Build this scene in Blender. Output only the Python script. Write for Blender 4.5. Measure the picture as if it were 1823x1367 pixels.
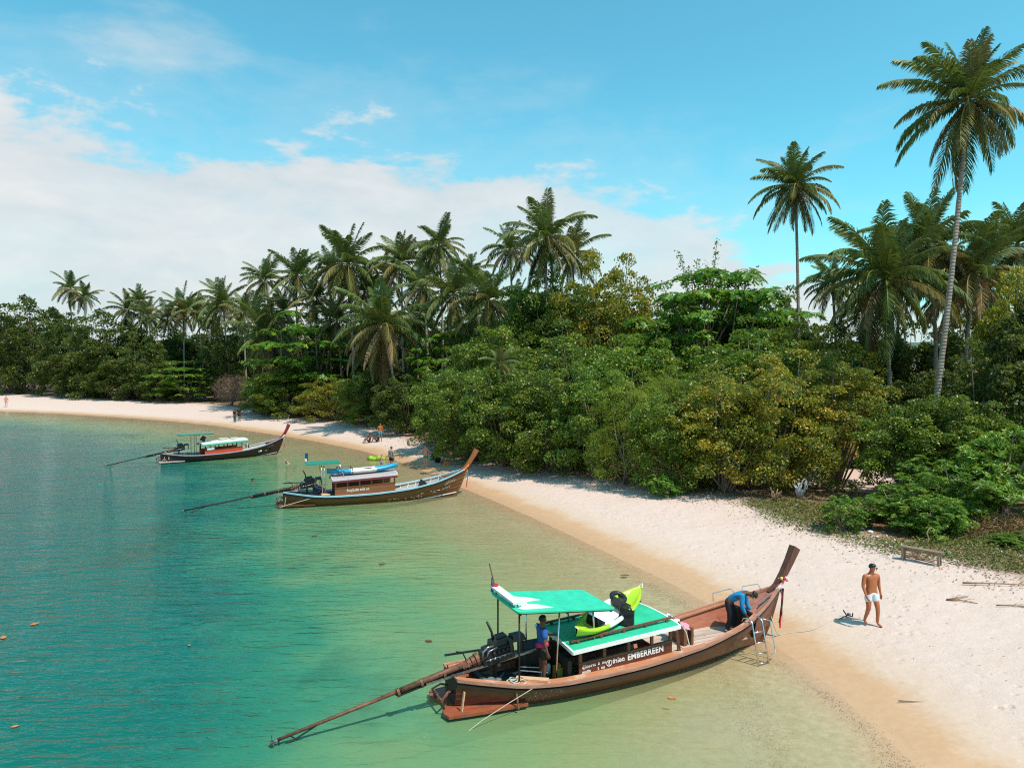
import bpy, bmesh, math, random
import numpy as np
from mathutils import Vector, Matrix, Euler

scene = bpy.context.scene
for o in list(bpy.data.objects):
    bpy.data.objects.remove(o)
C = scene.collection
R = math.radians

# ------------------------------------------------------------------ camera
CAM_H = 7.8
FOC = 1290.0                      # focal length in pixels of a 1823 wide frame
PITCH = math.atan(38.5 / FOC)
cam_d = bpy.data.cameras.new('camera')
cam_d.sensor_width = 36.0
cam_d.lens = 36.0 * FOC / 1823.0
cam_d.clip_start = 0.1
cam_d.clip_end = 20000
cam = bpy.data.objects.new('camera', cam_d)
cam.location = (0, 0, CAM_H)
cam.rotation_euler = (R(90) - PITCH, 0, 0)
C.objects.link(cam)
scene.camera = cam

# ------------------------------------------------------------------ sun, sky, exposure
SUN_VEC = Vector((0.40, -0.34, 1.0)).normalized()
SUN_EL = math.asin(SUN_VEC.z)
SUN_AZ = math.atan2(SUN_VEC.x, SUN_VEC.y)
sun_d = bpy.data.lights.new('sun', 'SUN')
sun_d.energy = 5.0
sun_d.angle = R(0.53)
sun_d.color = (1.0, 0.905, 0.79)
sun = bpy.data.objects.new('sun', sun_d)
sun.rotation_euler = SUN_VEC.to_track_quat('Z', 'Y').to_euler()
sun.location = (30, -10, 80)
C.objects.link(sun)

vs = scene.view_settings
vs.view_transform = 'Standard'
vs.look = 'None'
vs.exposure = 0.0
vs.gamma = 1.0
vs.use_curve_mapping = False
scene.cycles.use_denoising = False
scene.cycles.use_adaptive_sampling = False
scene.cycles.filter_width = 1.15
scene.cycles.sample_clamp_indirect = 4.0
scene.cycles.max_bounces = 8
scene.cycles.diffuse_bounces = 3
scene.cycles.glossy_bounces = 3
scene.cycles.transmission_bounces = 3
scene.cycles.transparent_max_bounces = 8
scene.cycles.caustics_reflective = False
scene.cycles.caustics_refractive = False


def node(nt, typ, props=None, **ins):
    n = nt.nodes.new(typ)
    for k, v in (props or {}).items():
        setattr(n, k, v)
    for k, v in ins.items():
        key = int(k[1:]) if k[0] == 'i' and k[1:].isdigit() else k.replace('_', ' ')
        s = n.inputs[key]
        if isinstance(v, bpy.types.NodeSocket):
            nt.links.new(v, s)
        else:
            s.default_value = v
    return n


def math_n(nt, op, a, b=None, c=None, clamp=False):
    n = nt.nodes.new('ShaderNodeMath')
    n.operation = op
    n.use_clamp = clamp
    for i, v in enumerate((a, b, c)):
        if v is None:
            continue
        if isinstance(v, bpy.types.NodeSocket):
            nt.links.new(v, n.inputs[i])
        else:
            n.inputs[i].default_value = v
    return n.outputs[0]


def ramp(nt, fac, stops, interp='LINEAR'):
    n = nt.nodes.new('ShaderNodeValToRGB')
    n.color_ramp.interpolation = interp
    el = n.color_ramp.elements
    while len(el) > 1:
        el.remove(el[-1])
    el[0].position = stops[0][0]
    el[0].color = tuple(stops[0][1]) + (1,)
    for p, c in stops[1:]:
        e = el.new(p)
        e.color = tuple(c) + (1,)
    nt.links.new(fac, n.inputs[0])
    return n.outputs[0]


def mixc(nt, fac, a, b, mode='MIX'):
    n = nt.nodes.new('ShaderNodeMix')
    n.data_type = 'RGBA'
    n.blend_type = mode
    for i, v in ((0, fac), (6, a), (7, b)):
        if isinstance(v, bpy.types.NodeSocket):
            nt.links.new(v, n.inputs[i])
        else:
            n.inputs[i].default_value = (tuple(v) + (1,)) if i else v
    return n.outputs[2]


def maprange(nt, v, a, b, c, d, smooth=False):
    n = nt.nodes.new('ShaderNodeMapRange')
    if smooth:
        n.interpolation_type = 'SMOOTHSTEP'
    n.clamp = True
    nt.links.new(v, n.inputs[0])
    for i, x in enumerate((a, b, c, d)):
        n.inputs[i + 1].default_value = x
    return n.outputs[0]


def build_world():
    w = bpy.data.worlds.new('World')
    scene.world = w
    w.use_nodes = True
    nt = w.node_tree
    nt.nodes.clear()
    sky = node(nt, 'ShaderNodeTexSky', {'sky_type': 'NISHITA', 'sun_disc': False, 'sun_elevation': SUN_EL,
                                        'sun_rotation': SUN_AZ, 'altitude': 10.0, 'air_density': 1.0,
                                        'dust_density': 0.6, 'ozone_density': 1.6})
    # film-like cyan grade of the whole sky
    tint = mixc(nt, 1.0, sky.outputs[0], (0.70, 1.66, 1.44), 'MULTIPLY')
    tc = node(nt, 'ShaderNodeTexCoord')
    sep = node(nt, 'ShaderNodeSeparateXYZ', None, Vector=tc.outputs['Generated'])
    x, y, z = sep.outputs
    hl = math_n(nt, 'SQRT', math_n(nt, 'ADD', math_n(nt, 'MULTIPLY', x, x), math_n(nt, 'MULTIPLY', y, y)))
    hx = math_n(nt, 'DIVIDE', x, math_n(nt, 'MAXIMUM', hl, 0.001))
    el = math_n(nt, 'DIVIDE', z, math_n(nt, 'MAXIMUM', hl, 0.001))       # tan of the elevation
    edge = maprange(nt, hx, -0.14, 0.60, 0.335, 0.115, True)
    # cloud noise laid on flattened directions
    vec = node(nt, 'ShaderNodeCombineXYZ', None, X=math_n(nt, 'MULTIPLY', hx, 1.0), Y=math_n(nt, 'MULTIPLY', el, 2.3),
               Z=math_n(nt, 'DIVIDE', y, math_n(nt, 'MAXIMUM', hl, 0.001)))
    n1 = node(nt, 'ShaderNodeTexNoise', None, Vector=vec.outputs[0], Scale=3.6, Detail=9.0, Roughness=0.60, Distortion=0.35)
    n2 = node(nt, 'ShaderNodeTexNoise', None, Vector=vec.outputs[0], Scale=1.7, Detail=6.0, Roughness=0.5)
    n3 = node(nt, 'ShaderNodeTexNoise', None, Vector=vec.outputs[0], Scale=12.0, Detail=8.0, Roughness=0.6)
    nn = math_n(nt, 'SUBTRACT', math_n(nt, 'ADD', math_n(nt, 'MULTIPLY', n1.outputs[0], 0.7),
                                       math_n(nt, 'MULTIPLY', n3.outputs[0], 0.3)), 0.5)
    d = math_n(nt, 'ADD', math_n(nt, 'SUBTRACT', edge, el), math_n(nt, 'MULTIPLY', nn, 0.56))
    bank = maprange(nt, d, -0.005, 0.06, 0.0, 0.97, True)
    thin = maprange(nt, d, -0.12, 0.05, 0.0, 0.22, True)
    # a small loose cloud above the bank
    bx = math_n(nt, 'DIVIDE', math_n(nt, 'ADD', hx, 0.425), 0.085)
    by = math_n(nt, 'DIVIDE', math_n(nt, 'SUBTRACT', el, 0.392), 0.042)
    r2 = math_n(nt, 'ADD', math_n(nt, 'MULTIPLY', bx, bx), math_n(nt, 'MULTIPLY', by, by))
    blob = math_n(nt, 'ADD', math_n(nt, 'SUBTRACT', 1.7, r2), math_n(nt, 'MULTIPLY', nn, 7.5))
    loose = maprange(nt, blob, -0.3, 2.4, 0.0, 0.62, True)
    mask = math_n(nt, 'MAXIMUM', math_n(nt, 'MAXIMUM', bank, thin), loose)
    # openings and grey-blue undersides inside the bank
    hole = maprange(nt, n2.outputs[0], 0.28, 0.55, 0.72, 1.0, True)
    mask = math_n(nt, 'MULTIPLY', mask, hole)
    cl = mixc(nt, maprange(nt, math_n(nt, 'ADD', n1.outputs[0], math_n(nt, 'MULTIPLY', n3.outputs[0], 0.5)), 0.5, 0.95, 0.0, 1.0), (4.3, 4.95, 5.35), (6.05, 6.1, 6.05))
    col = mixc(nt, mask, tint, cl)
    bg = node(nt, 'ShaderNodeBackground', None, Color=col, Strength=0.14)
    out = node(nt, 'ShaderNodeOutputWorld')
    nt.links.new(bg.outputs[0], out.inputs[0])


build_world()


# ------------------------------------------------------------------ helpers
def pix(px, py, z=0.0):
    """world point on the level z that the pixel (of the 1823 x 1367 photograph) looks at"""
    cx = (px - 911.5) / FOC
    cy = (683.5 - py) / FOC
    dy = math.cos(PITCH) + cy * math.sin(PITCH)
    dz = -math.sin(PITCH) + cy * math.cos(PITCH)
    t = (z - CAM_H) / dz
    return (cx * t, dy * t, z)


def tag(o, label=None, cat=None, group=None, kind=None):
    if label: o['label'] = label
    if cat: o['category'] = cat
    if group: o['group'] = group
    if kind: o['kind'] = kind
    return o


def empty(name, loc=(0, 0, 0), rz=0.0, label=None, cat=None, group=None, scale=1.0):
    o = bpy.data.objects.new(name, None)
    o.empty_display_size = 0.2
    o.location = loc
    o.rotation_euler = (0, 0, rz)
    o.scale = (scale,) * 3 if isinstance(scale, (int, float)) else scale
    C.objects.link(o)
    return tag(o, label, cat, group)


def np_mesh(name, V, F, mats, smooth=False, attrs=None, midx=None):
    """V (n,3) array, F list of index tuples or (m,k) array"""
    me = bpy.data.meshes.new(name)
    V = np.asarray(V, dtype=np.float32)
    if isinstance(F, np.ndarray):
        k = F.shape[1]
        me.vertices.add(len(V))
        me.vertices.foreach_set('co', V.ravel())
        me.loops.add(F.size)
        me.loops.foreach_set('vertex_index', F.astype(np.int32).ravel())
        me.polygons.add(len(F))
        me.polygons.foreach_set('loop_start', np.arange(0, F.size, k, dtype=np.int32))
        me.update(calc_edges=True)
    else:
        me.from_pydata([tuple(map(float, v)) for v in V], [], F)
    for m in (mats if isinstance(mats, (list, tuple)) else [mats]):
        me.materials.append(m)
    if midx is not None:
        me.polygons.foreach_set('material_index', np.asarray(midx, dtype=np.int32))
    if smooth:
        me.polygons.foreach_set('use_smooth', np.ones(len(me.polygons), dtype=bool))
    for an, av in (attrs or {}).items():
        a = me.attributes.new(an, 'FLOAT', 'POINT')
        a.data.foreach_set('value', np.asarray(av, dtype=np.float32))
    me.validate()
    me.update()
    return me


def put(name, me, parent=None, loc=(0, 0, 0), rot=(0, 0, 0), scale=(1, 1, 1)):
    o = bpy.data.objects.new(name, me)
    o.location = loc
    o.rotation_euler = rot
    o.scale = scale
    if parent is not None:
        o.parent = parent
    C.objects.link(o)
    return o


class MB:
    """collects boxes, bars, tubes and sheets into one mesh"""
    def __init__(self):
        self.v = []; self.f = []; self.mi = []; self.cur = 0

    def mat(self, i):
        self.cur = i
        return self

    def add(self, vs, fs):
        n = len(self.v)
        self.v.extend([tuple(p) for p in vs])
        for f in fs:
            self.f.append(tuple(i + n for i in f)); self.mi.append(self.cur)
        return self

    def box(self, c, s, rot=None, taper=1.0):
        x, y, z = s[0] / 2, s[1] / 2, s[2] / 2
        P = [Vector((a * x * (taper if e > 0 else 1), b * y * (taper if e > 0 else 1), e * z)) for e in (-1, 1) for b in (-1, 1) for a in (-1, 1)]
        if rot is not None:
            M = Euler(rot).to_matrix() if not isinstance(rot, Matrix) else rot
            P = [M @ p for p in P]
        c = Vector(c)
        return self.add([c + p for p in P], [(0, 2, 3, 1), (4, 5, 7, 6), (0, 1, 5, 4), (2, 6, 7, 3), (0, 4, 6, 2), (1, 3, 7, 5)])

    def bar(self, p, q, w, h=None, up=(0, 0, 1)):
        p, q = Vector(p), Vector(q)
        h = h or w
        d = (q - p)
        L = d.length
        if L < 1e-6: return self
        d.normalize()
        u = Vector(up)
        s = d.cross(u)
        if s.length < 1e-4: s = d.cross(Vector((1, 0, 0)))
        s.normalize(); u = s.cross(d)
        P = []
        for e in (p, q):
            for a, b in ((-1, -1), (1, -1), (1, 1), (-1, 1)):
                P.append(e + s * (a * w / 2) + u * (b * h / 2))
        return self.add(P, [(0, 1, 2, 3), (7, 6, 5, 4), (0, 4, 5, 1), (1, 5, 6, 2), (2, 6, 7, 3), (3, 7, 4, 0)])

    def tube(self, pts, rad, n=8, cap=True):
        pts = [Vector(p) for p in pts]
        m = len(pts)
        rad = [rad] * m if isinstance(rad, (int, float)) else list(rad)
        base = len(self.v)
        t0 = (pts[1] - pts[0]).normalized()
        s = t0.cross(Vector((0, 0, 1)))
        if s.length < 1e-3: s = t0.cross(Vector((1, 0, 0)))
        s.normalize()
        for i in range(m):
            t = (pts[min(i + 1, m - 1)] - pts[max(i - 1, 0)])
            if t.length < 1e-9: t = t0
            t.normalize()
            s = (s - t * s.dot(t))
            if s.length < 1e-5: s = t.cross(Vector((0.3, 1, 0.2)))
            s.normalize()
            u = t.cross(s)
            for k in range(n):
                a = 2 * math.pi * k / n
                self.v.append(tuple(pts[i] + (s * math.cos(a) + u * math.sin(a)) * rad[i]))
        for i in range(m - 1):
            for k in range(n):
                k2 = (k + 1) % n
                self.f.append((base + i * n + k, base + i * n + k2, base + (i + 1) * n + k2, base + (i + 1) * n + k)); self.mi.append(self.cur)
        if cap:
            self.f.append(tuple(base + k for k in reversed(range(n)))); self.mi.append(self.cur)
            self.f.append(tuple(base + (m - 1) * n + k for k in range(n))); self.mi.append(self.cur)
        return self

    def ball(self, c, r, nu=10, nv=7, zlo=-1.0):
        r = (r, r, r) if isinstance(r, (int, float)) else r
        base = len(self.v)
        th0 = math.asin(max(-1, zlo))
        for j in range(nv + 1):
            th = th0 + (math.pi / 2 - th0) * j / nv
            for i in range(nu):
                a = 2 * math.pi * i / nu
                self.v.append((c[0] + r[0] * math.cos(th) * math.cos(a), c[1] + r[1] * math.cos(th) * math.sin(a), c[2] + r[2] * math.sin(th)))
        for j in range(nv):
            for i in range(nu):
                i2 = (i + 1) % nu
                self.f.append((base + j * nu + i, base + j * nu + i2, base + (j + 1) * nu + i2, base + (j + 1) * nu + i)); self.mi.append(self.cur)
        return self

    def torus(self, c, R_, r, M=None, nu=20, nv=8):
        M = M or Matrix.Identity(3)
        base = len(self.v)
        c = Vector(c)
        for i in range(nu):
            a = 2 * math.pi * i / nu
            for j in range(nv):
                b = 2 * math.pi * j / nv
                p = Vector(((R_ + r * math.cos(b)) * math.cos(a), (R_ + r * math.cos(b)) * math.sin(a), r * math.sin(b)))
                self.v.append(tuple(c + M @ p))
        for i in range(nu):
            for j in range(nv):
                i2, j2 = (i + 1) % nu, (j + 1) % nv
                self.f.append((base + i * nv + j, base + i2 * nv + j, base + i2 * nv + j2, base + i * nv + j2)); self.mi.append(self.cur)
        return self

    def slab(self, outline, z0, z1):
        """vertical prism over a flat outline of (x, y)"""
        n = len(outline)
        zf0 = z0 if callable(z0) else (lambda x, y: z0)
        zf1 = z1 if callable(z1) else (lambda x, y: z1)
        P = [(x, y, zf0(x, y)) for x, y in outline] + [(x, y, zf1(x, y)) for x, y in outline]
        F = [tuple(reversed(range(n))), tuple(range(n, 2 * n))] + [(i, (i + 1) % n, n + (i + 1) % n, n + i) for i in range(n)]
        return self.add(P, F)

    def grid(self, rows):
        """sheet through rows of points"""
        base = len(self.v)
        m = len(rows[0])
        for r in rows: self.v.extend([tuple(p) for p in r])
        for i in range(len(rows) - 1):
            for j in range(m - 1):
                self.f.append((base + i * m + j, base + i * m + j + 1, base + (i + 1) * m + j + 1, base + (i + 1) * m + j)); self.mi.append(self.cur)
        return self

    def mesh(self, name, mats, smooth=False):
        return np_mesh(name, np.array(self.v), self.f, mats, smooth, None, self.mi)

    def build(self, name, mats, parent=None, smooth=False, **kw):
        me = self.mesh(name, mats, smooth)
        o = put(name, me, parent, **kw)
        if smooth == 'auto':
            pass
        return o


def smooth_by_angle(me, deg=40):
    me.polygons.foreach_set('use_smooth', np.ones(len(me.polygons), dtype=bool))
    bm = bmesh.new(); bm.from_mesh(me)
    for e in bm.edges:
        if len(e.link_faces) == 2 and e.calc_face_angle(0) > R(deg): e.smooth = False
    bm.to_mesh(me); bm.free()


# ------------------------------------------------------------------ materials
MATS = {}


def new_mat(name):
    m = bpy.data.materials.new(name)
    m.use_nodes = True
    m.node_tree.nodes.clear()
    return m, m.node_tree


def out_surf(nt, sh):
    o = node(nt, 'ShaderNodeOutputMaterial')
    nt.links.new(sh, o.inputs[0])


def plain(name, col, rough=0.55, var=0.18, scale=8.0, spec=0.4, metal=0.0, bump=0.0, coat=0.0):
    """painted or moulded surface with slight mottling and wear"""
    if name in MATS: return MATS[name]
    m, nt = new_mat(name)
    tc = node(nt, 'ShaderNodeTexCoord')
    n = node(nt, 'ShaderNodeTexNoise', None, Vector=tc.outputs['Object'], Scale=scale, Detail=6.0, Roughness=0.65)
    f = maprange(nt, n.outputs[0], 0.3, 0.72, 0.0, 1.0)
    c = mixc(nt, f, tuple(x * (1 - var) for x in col), tuple(min(1, x * (1 + var)) for x in col))
    rr = maprange(nt, n.outputs[0], 0.3, 0.7, max(0.05, rough - 0.1), min(1, rough + 0.12))
    b = node(nt, 'ShaderNodeBsdfPrincipled', None, Base_Color=c, Roughness=rr, Metallic=metal)
    b.inputs['Specular IOR Level'].default_value = spec
    b.inputs['Coat Weight'].default_value = coat
    if bump:
        bn = node(nt, 'ShaderNodeBump', None, Height=n.outputs[0], Strength=bump, Distance=0.01)
        nt.links.new(bn.outputs[0], b.inputs['Normal'])
    out_surf(nt, b.outputs[0])
    MATS[name] = m
    return m


def wood(name, c1, c2, worn=None, rough=0.5, scale=(1.2, 14, 14), spec=0.35, wear=0.55, coat=0.0):
    """grain along local x, patches of worn colour, per-object shade"""
    if name in MATS: return MATS[name]
    m, nt = new_mat(name)
    tc = node(nt, 'ShaderNodeTexCoord')
    mp = node(nt, 'ShaderNodeMapping', None, Vector=tc.outputs['Object'])
    mp.inputs['Scale'].default_value = scale
    g = node(nt, 'ShaderNodeTexNoise', None, Vector=mp.outputs[0], Scale=1.6, Detail=7.0, Roughness=0.7, Distortion=0.4)
    oi = node(nt, 'ShaderNodeObjectInfo')
    c = mixc(nt, maprange(nt, g.outputs[0], 0.32, 0.68, 0, 1), c1, c2)
    if worn:
        w = node(nt, 'ShaderNodeTexNoise', None, Vector=tc.outputs['Object'], Scale=2.3, Detail=7.0, Roughness=0.72)
        c = mixc(nt, maprange(nt, w.outputs[0], wear, wear + 0.16, 0, 0.85), c, worn)
    v = maprange(nt, oi.outputs['Random'], 0, 1, 0.82, 1.16)
    hsv = node(nt, 'ShaderNodeHueSaturation', None, Color=c, Value=v)
    b = node(nt, 'ShaderNodeBsdfPrincipled', None, Base_Color=hsv.outputs[0], Roughness=rough)
    b.inputs['Specular IOR Level'].default_value = spec
    b.inputs['Coat Weight'].default_value = coat
    b.inputs['Coat Roughness'].default_value = 0.25
    bn = node(nt, 'ShaderNodeBump', None, Height=g.outputs[0], Strength=0.35, Distance=0.01)
    nt.links.new(bn.outputs[0], b.inputs['Normal'])
    out_surf(nt, b.outputs[0])
    MATS[name] = m
    return m


def leaf_mat(name, stops, rough=0.42, spec=0.45, trans=0.45, tcol=(0.20, 0.30, 0.03)):
    """leaf colour runs over the per-leaf tint value; some light passes through the blade"""
    if name in MATS: return MATS[name]
    m, nt = new_mat(name)
    a = node(nt, 'ShaderNodeAttribute', {'attribute_name': 'tint'})
    oi = node(nt, 'ShaderNodeObjectInfo')
    c = ramp(nt, a.outputs['Fac'], stops)
    hs = node(nt, 'ShaderNodeHueSaturation', None, Color=c, Hue=maprange(nt, oi.outputs['Random'], 0, 1, 0.488, 0.508),
              Value=maprange(nt, oi.outputs['Random'], 0, 1, 0.95, 1.32))
    b = node(nt, 'ShaderNodeBsdfPrincipled', None, Base_Color=hs.outputs[0], Roughness=rough)
    b.inputs['Specular IOR Level'].default_value = spec
    t = node(nt, 'ShaderNodeBsdfTranslucent', None, Color=mixc(nt, 0.5, hs.outputs[0], tcol))
    mx = node(nt, 'ShaderNodeMixShader', None, i0=trans, i1=b.outputs[0], i2=t.outputs[0])
    out_surf(nt, mx.outputs[0])
    MATS[name] = m
    return m


def smooth_interp(xs, ys):
    """monotone-ish cubic through knots"""
    xs = np.array(xs, float); ys = np.array(ys, float)
    h = np.diff(xs); d = np.diff(ys) / h
    mm = np.zeros(len(xs))
    mm[0], mm[-1] = d[0], d[-1]
    for i in range(1, len(xs) - 1):
        mm[i] = 0 if d[i - 1] * d[i] <= 0 else 2 * d[i - 1] * d[i] / (d[i - 1] + d[i])

    def f(x):
        x = np.clip(x, xs[0], xs[-1])
        i = np.clip(np.searchsorted(xs, x, side='right') - 1, 0, len(h) - 1)
        t = (x - xs[i]) / h[i]
        return ((2 * t**3 - 3 * t**2 + 1) * ys[i] + (t**3 - 2 * t**2 + t) * h[i] * mm[i] + (-2 * t**3 + 3 * t**2) * ys[i + 1] + (t**3 - t**2) * h[i] * mm[i + 1])
    return f

# ================================================================== SETTING: sea bed, beach, land, water
SHORE_PIX = [(1640, 1367), (1560, 1292), (1480, 1222), (1385, 1150), (1270, 1078), (1180, 1030), (1080, 982), (960, 926), (880, 891),
             (830, 871), (760, 840), (700, 818), (640, 801), (560, 785), (500, 775), (440, 766), (380, 757), (300, 749), (200, 742),
             (100, 736), (0, 732)]
SH = [(120, -260), (60, -90), (26, -22), (14.5, 3.0), (10.6, 9.5)] + [pix(a, b)[:2] for a, b in SHORE_PIX] + [(-118, 130), (-190, 142), (-330, 150), (-700, 120), (-3000, -200)]
SH = np.array(SH, float)
VEG_PIX = [(1823, 1035, 26.5), (1700, 1005, 26.2), (1600, 985, 27.3), (1500, 955, 29.2), (1400, 930, 31.5), (1320, 895, 35.0), (1200, 880, 37.5), (1100, 865, 40), (1000, 845, 43.5),
           (900, 828, 47.5), (790, 822, 50), (740, 790, 57), (690, 766, 67), (640, 757, 72), (560, 748, 77), (470, 742, 80), (440, 728, 88), (380, 720, 94), (290, 716, 100),
           (200, 712, 108), (100, 706, 115), (0, 700, 124)]
def sdist(line, x, y):
    """signed distance to a polyline, positive on its right hand side (inland)"""
    x = np.asarray(x, float); y = np.asarray(y, float)
    best = np.full(x.shape, 1e18); sg = np.ones(x.shape)
    for i in range(len(line) - 1):
        ax, ay = line[i]; bx, by = line[i + 1]
        dx, dy = bx - ax, by - ay
        L2 = dx * dx + dy * dy
        t = np.clip(((x - ax) * dx + (y - ay) * dy) / L2, 0, 1)
        qx, qy = x - ax - t * dx, y - ay - t * dy
        q = qx * qx + qy * qy
        m = q < best
        best = np.where(m, q, best)
        sg = np.where(m, np.where(dx * qy - dy * qx < 0, 1.0, -1.0), sg)
    return sg * np.sqrt(best)


def wob(x, y, s=1.0):
    return (np.sin(x * 0.61 * s + 1.3 * np.sin(y * 0.37 * s)) + np.sin(y * 0.83 * s + 2.1 + 1.1 * np.sin(x * 0.45 * s)) + 0.6 * np.sin(x * 1.7 * s + y * 1.3 * s + .7)) / 2.6


def ground_z(x, y, d=None):
    x = np.asarray(x, float); y = np.asarray(y, float)
    if d is None: d = sdist(SH, x, y)
    land = 0.85 * (1 - np.exp(-np.maximum(d, 0) / 8.5)) + 0.022 * np.minimum(np.maximum(d, 0), 90)
    dd = np.maximum(-d, 0)
    sea = -np.minimum(0.062 * dd + 0.0016 * dd**2, 6.0)
    z = np.where(d > 0, land, sea)
    rough = np.clip(np.abs(d) / 6.0, 0, 1)
    return z + rough * (0.05 * wob(x, y, 1.0) + 0.035 * wob(x + 9, y - 4, 2.7))


def gz(x, y):
    return float(ground_z(np.array([x]), np.array([y]))[0])


def ground_at(px, py):
    z = 0.5
    for _ in range(14):
        q = pix(px, py, z)
        z = 0.5 * z + 0.5 * gz(q[0], q[1])
    return Vector((q[0], q[1], gz(q[0], q[1])))


FOOT = [(px, ground_at(px, py)) for px, py, _ in VEG_PIX]
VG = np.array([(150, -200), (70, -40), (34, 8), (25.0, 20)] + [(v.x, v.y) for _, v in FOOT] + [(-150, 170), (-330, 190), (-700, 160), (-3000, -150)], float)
_fx = [f[0] for f in FOOT][::-1]; _fd = [f[1].y for f in FOOT][::-1]


def veg_d(px):
    """distance at which the vegetation begins in that column"""
    return float(np.interp(px, _fx, _fd))


def axis(lo, hi, dense_lo, dense_hi, step, grow=1.16):
    a = list(np.arange(dense_lo, dense_hi + 1e-6, step))
    s = step
    p = a[0]; left = []
    while p > lo:
        s *= grow; p -= s; left.append(p)
    s = step; p = a[-1]; right = []
    while p < hi:
        s *= grow; p += s; right.append(p)
    return np.array(left[::-1] + a + right)


def sheet(xa, ya, zf):
    X, Y = np.meshgrid(xa, ya, indexing='ij')
    x, y = X.ravel(), Y.ravel()
    n, m = len(xa), len(ya)
    i, j = np.meshgrid(np.arange(n - 1), np.arange(m - 1), indexing='ij')
    a = (i * m + j).ravel()
    F = np.stack([a, a + m, a + m + 1, a + 1], 1)
    return x, y, F


def sand_material():
    m, nt = new_mat('sand')
    geo = node(nt, 'ShaderNodeNewGeometry')
    P = geo.outputs['Position']
    sh = node(nt, 'ShaderNodeAttribute', {'attribute_name': 'shore'}).outputs['Fac']
    vg = node(nt, 'ShaderNodeAttribute', {'attribute_name': 'veg'}).outputs['Fac']
    n1 = node(nt, 'ShaderNodeTexNoise', None, Vector=P, Scale=0.55, Detail=5.0, Roughness=0.6)
    n2 = node(nt, 'ShaderNodeTexNoise', None, Vector=P, Scale=5.0, Detail=8.0, Roughness=0.7)
    n3 = node(nt, 'ShaderNodeTexNoise', None, Vector=P, Scale=45.0, Detail=3.0, Roughness=0.6)
    # wet line wanders
    w = math_n(nt, 'ADD', sh, math_n(nt, 'ADD', math_n(nt, 'MULTIPLY', math_n(nt, 'SUBTRACT', n1.outputs[0], 0.5), 1.5), math_n(nt, 'MULTIPLY', math_n(nt, 'SUBTRACT', n2.outputs[0], 0.5), 0.5)))
    dry = mixc(nt, maprange(nt, n2.outputs[0], 0.3, 0.7, 0, 1), (0.58, 0.445, 0.39), (0.63, 0.49, 0.435))
    dry = mixc(nt, maprange(nt, n1.outputs[0], 0.42, 0.68, 0, 0.45), dry, (0.58, 0.44, 0.365))
    damp = mixc(nt, maprange(nt, n2.outputs[0], 0.35, 0.7, 0, 1), (0.53, 0.39, 0.30), (0.58, 0.44, 0.35))
    wet = mixc(nt, maprange(nt, n2.outputs[0], 0.3, 0.7, 0, 1), (0.48, 0.292, 0.168), (0.54, 0.345, 0.21))
    bed = mixc(nt, maprange(nt, n2.outputs[0], 0.35, 0.65, 0, 1), (0.40, 0.295, 0.165), (0.55, 0.42, 0.26))
    c = mixc(nt, maprange(nt, w, -1.1, -0.2, 0, 1), bed, wet)
    c = mixc(nt, maprange(nt, w, 0.9, 1.7, 0, 1), c, damp)
    c = mixc(nt, maprange(nt, w, 1.7, 3.1, 0, 1), c, dry)
    # scattered grains of litter and shell
    sp = node(nt, 'ShaderNodeTexVoronoi', {'feature': 'F1'}, Vector=P, Scale=3.2)
    spot = maprange(nt, sp.outputs['Distance'], 0.06, 0.10, 1, 0)
    rnd = node(nt, 'ShaderNodeSeparateColor', None, Color=sp.outputs['Color'])
    spot = math_n(nt, 'MULTIPLY', spot, math_n(nt, 'GREATER_THAN', rnd.outputs[0], 0.82))
    spot = math_n(nt, 'MULTIPLY', spot, maprange(nt, sh, 0.2, 1.0, 0, 0.28))
    c = mixc(nt, spot, c, (0.24, 0.16, 0.10))
    # brown soil with old leaves behind the beach
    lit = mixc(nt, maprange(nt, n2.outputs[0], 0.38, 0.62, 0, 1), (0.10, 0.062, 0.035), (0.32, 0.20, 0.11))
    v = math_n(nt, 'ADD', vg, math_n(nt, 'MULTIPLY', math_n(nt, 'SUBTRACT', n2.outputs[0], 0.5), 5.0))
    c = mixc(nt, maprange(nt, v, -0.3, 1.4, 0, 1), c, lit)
    rough = maprange(nt, w, 0.2, 1.8, 0.32, 0.95)
    b = node(nt, 'ShaderNodeBsdfPrincipled', None, Base_Color=c, Roughness=rough)
    b.inputs['Specular IOR Level'].default_value = 0.2
    # foot-trodden relief on dry sand, fine ripples on the bed
    vo = node(nt, 'ShaderNodeTexVoronoi', {'feature': 'SMOOTH_F1'}, Vector=P, Scale=2.1)
    h = math_n(nt, 'ADD', math_n(nt, 'MULTIPLY', vo.outputs['Distance'], 0.10), math_n(nt, 'ADD', math_n(nt, 'MULTIPLY', n2.outputs[0], 0.09), math_n(nt, 'MULTIPLY', n3.outputs[0], 0.012)))
    # footprints: small pits in wandering trails
    fp = node(nt, 'ShaderNodeTexVoronoi', {'feature': 'F1'}, Vector=P, Scale=2.6)
    tr_ = node(nt, 'ShaderNodeTexNoise', None, Vector=P, Scale=0.35, Detail=2.0, Roughness=0.5)
    pit = math_n(nt, 'MULTIPLY', maprange(nt, fp.outputs['Distance'], 0.10, 0.30, 1, 0, True), maprange(nt, tr_.outputs[0], 0.45, 0.58, 0, 1))
    h = math_n(nt, 'SUBTRACT', h, math_n(nt, 'MULTIPLY', pit, 0.075))
    bn = node(nt, 'ShaderNodeBump', None, Height=h, Strength=maprange(nt, w, 1.2, 3.0, 0.08, 0.55), Distance=1.0)
    nt.links.new(bn.outputs[0], b.inputs['Normal'])
    out_surf(nt, b.outputs[0])
    return m


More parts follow.
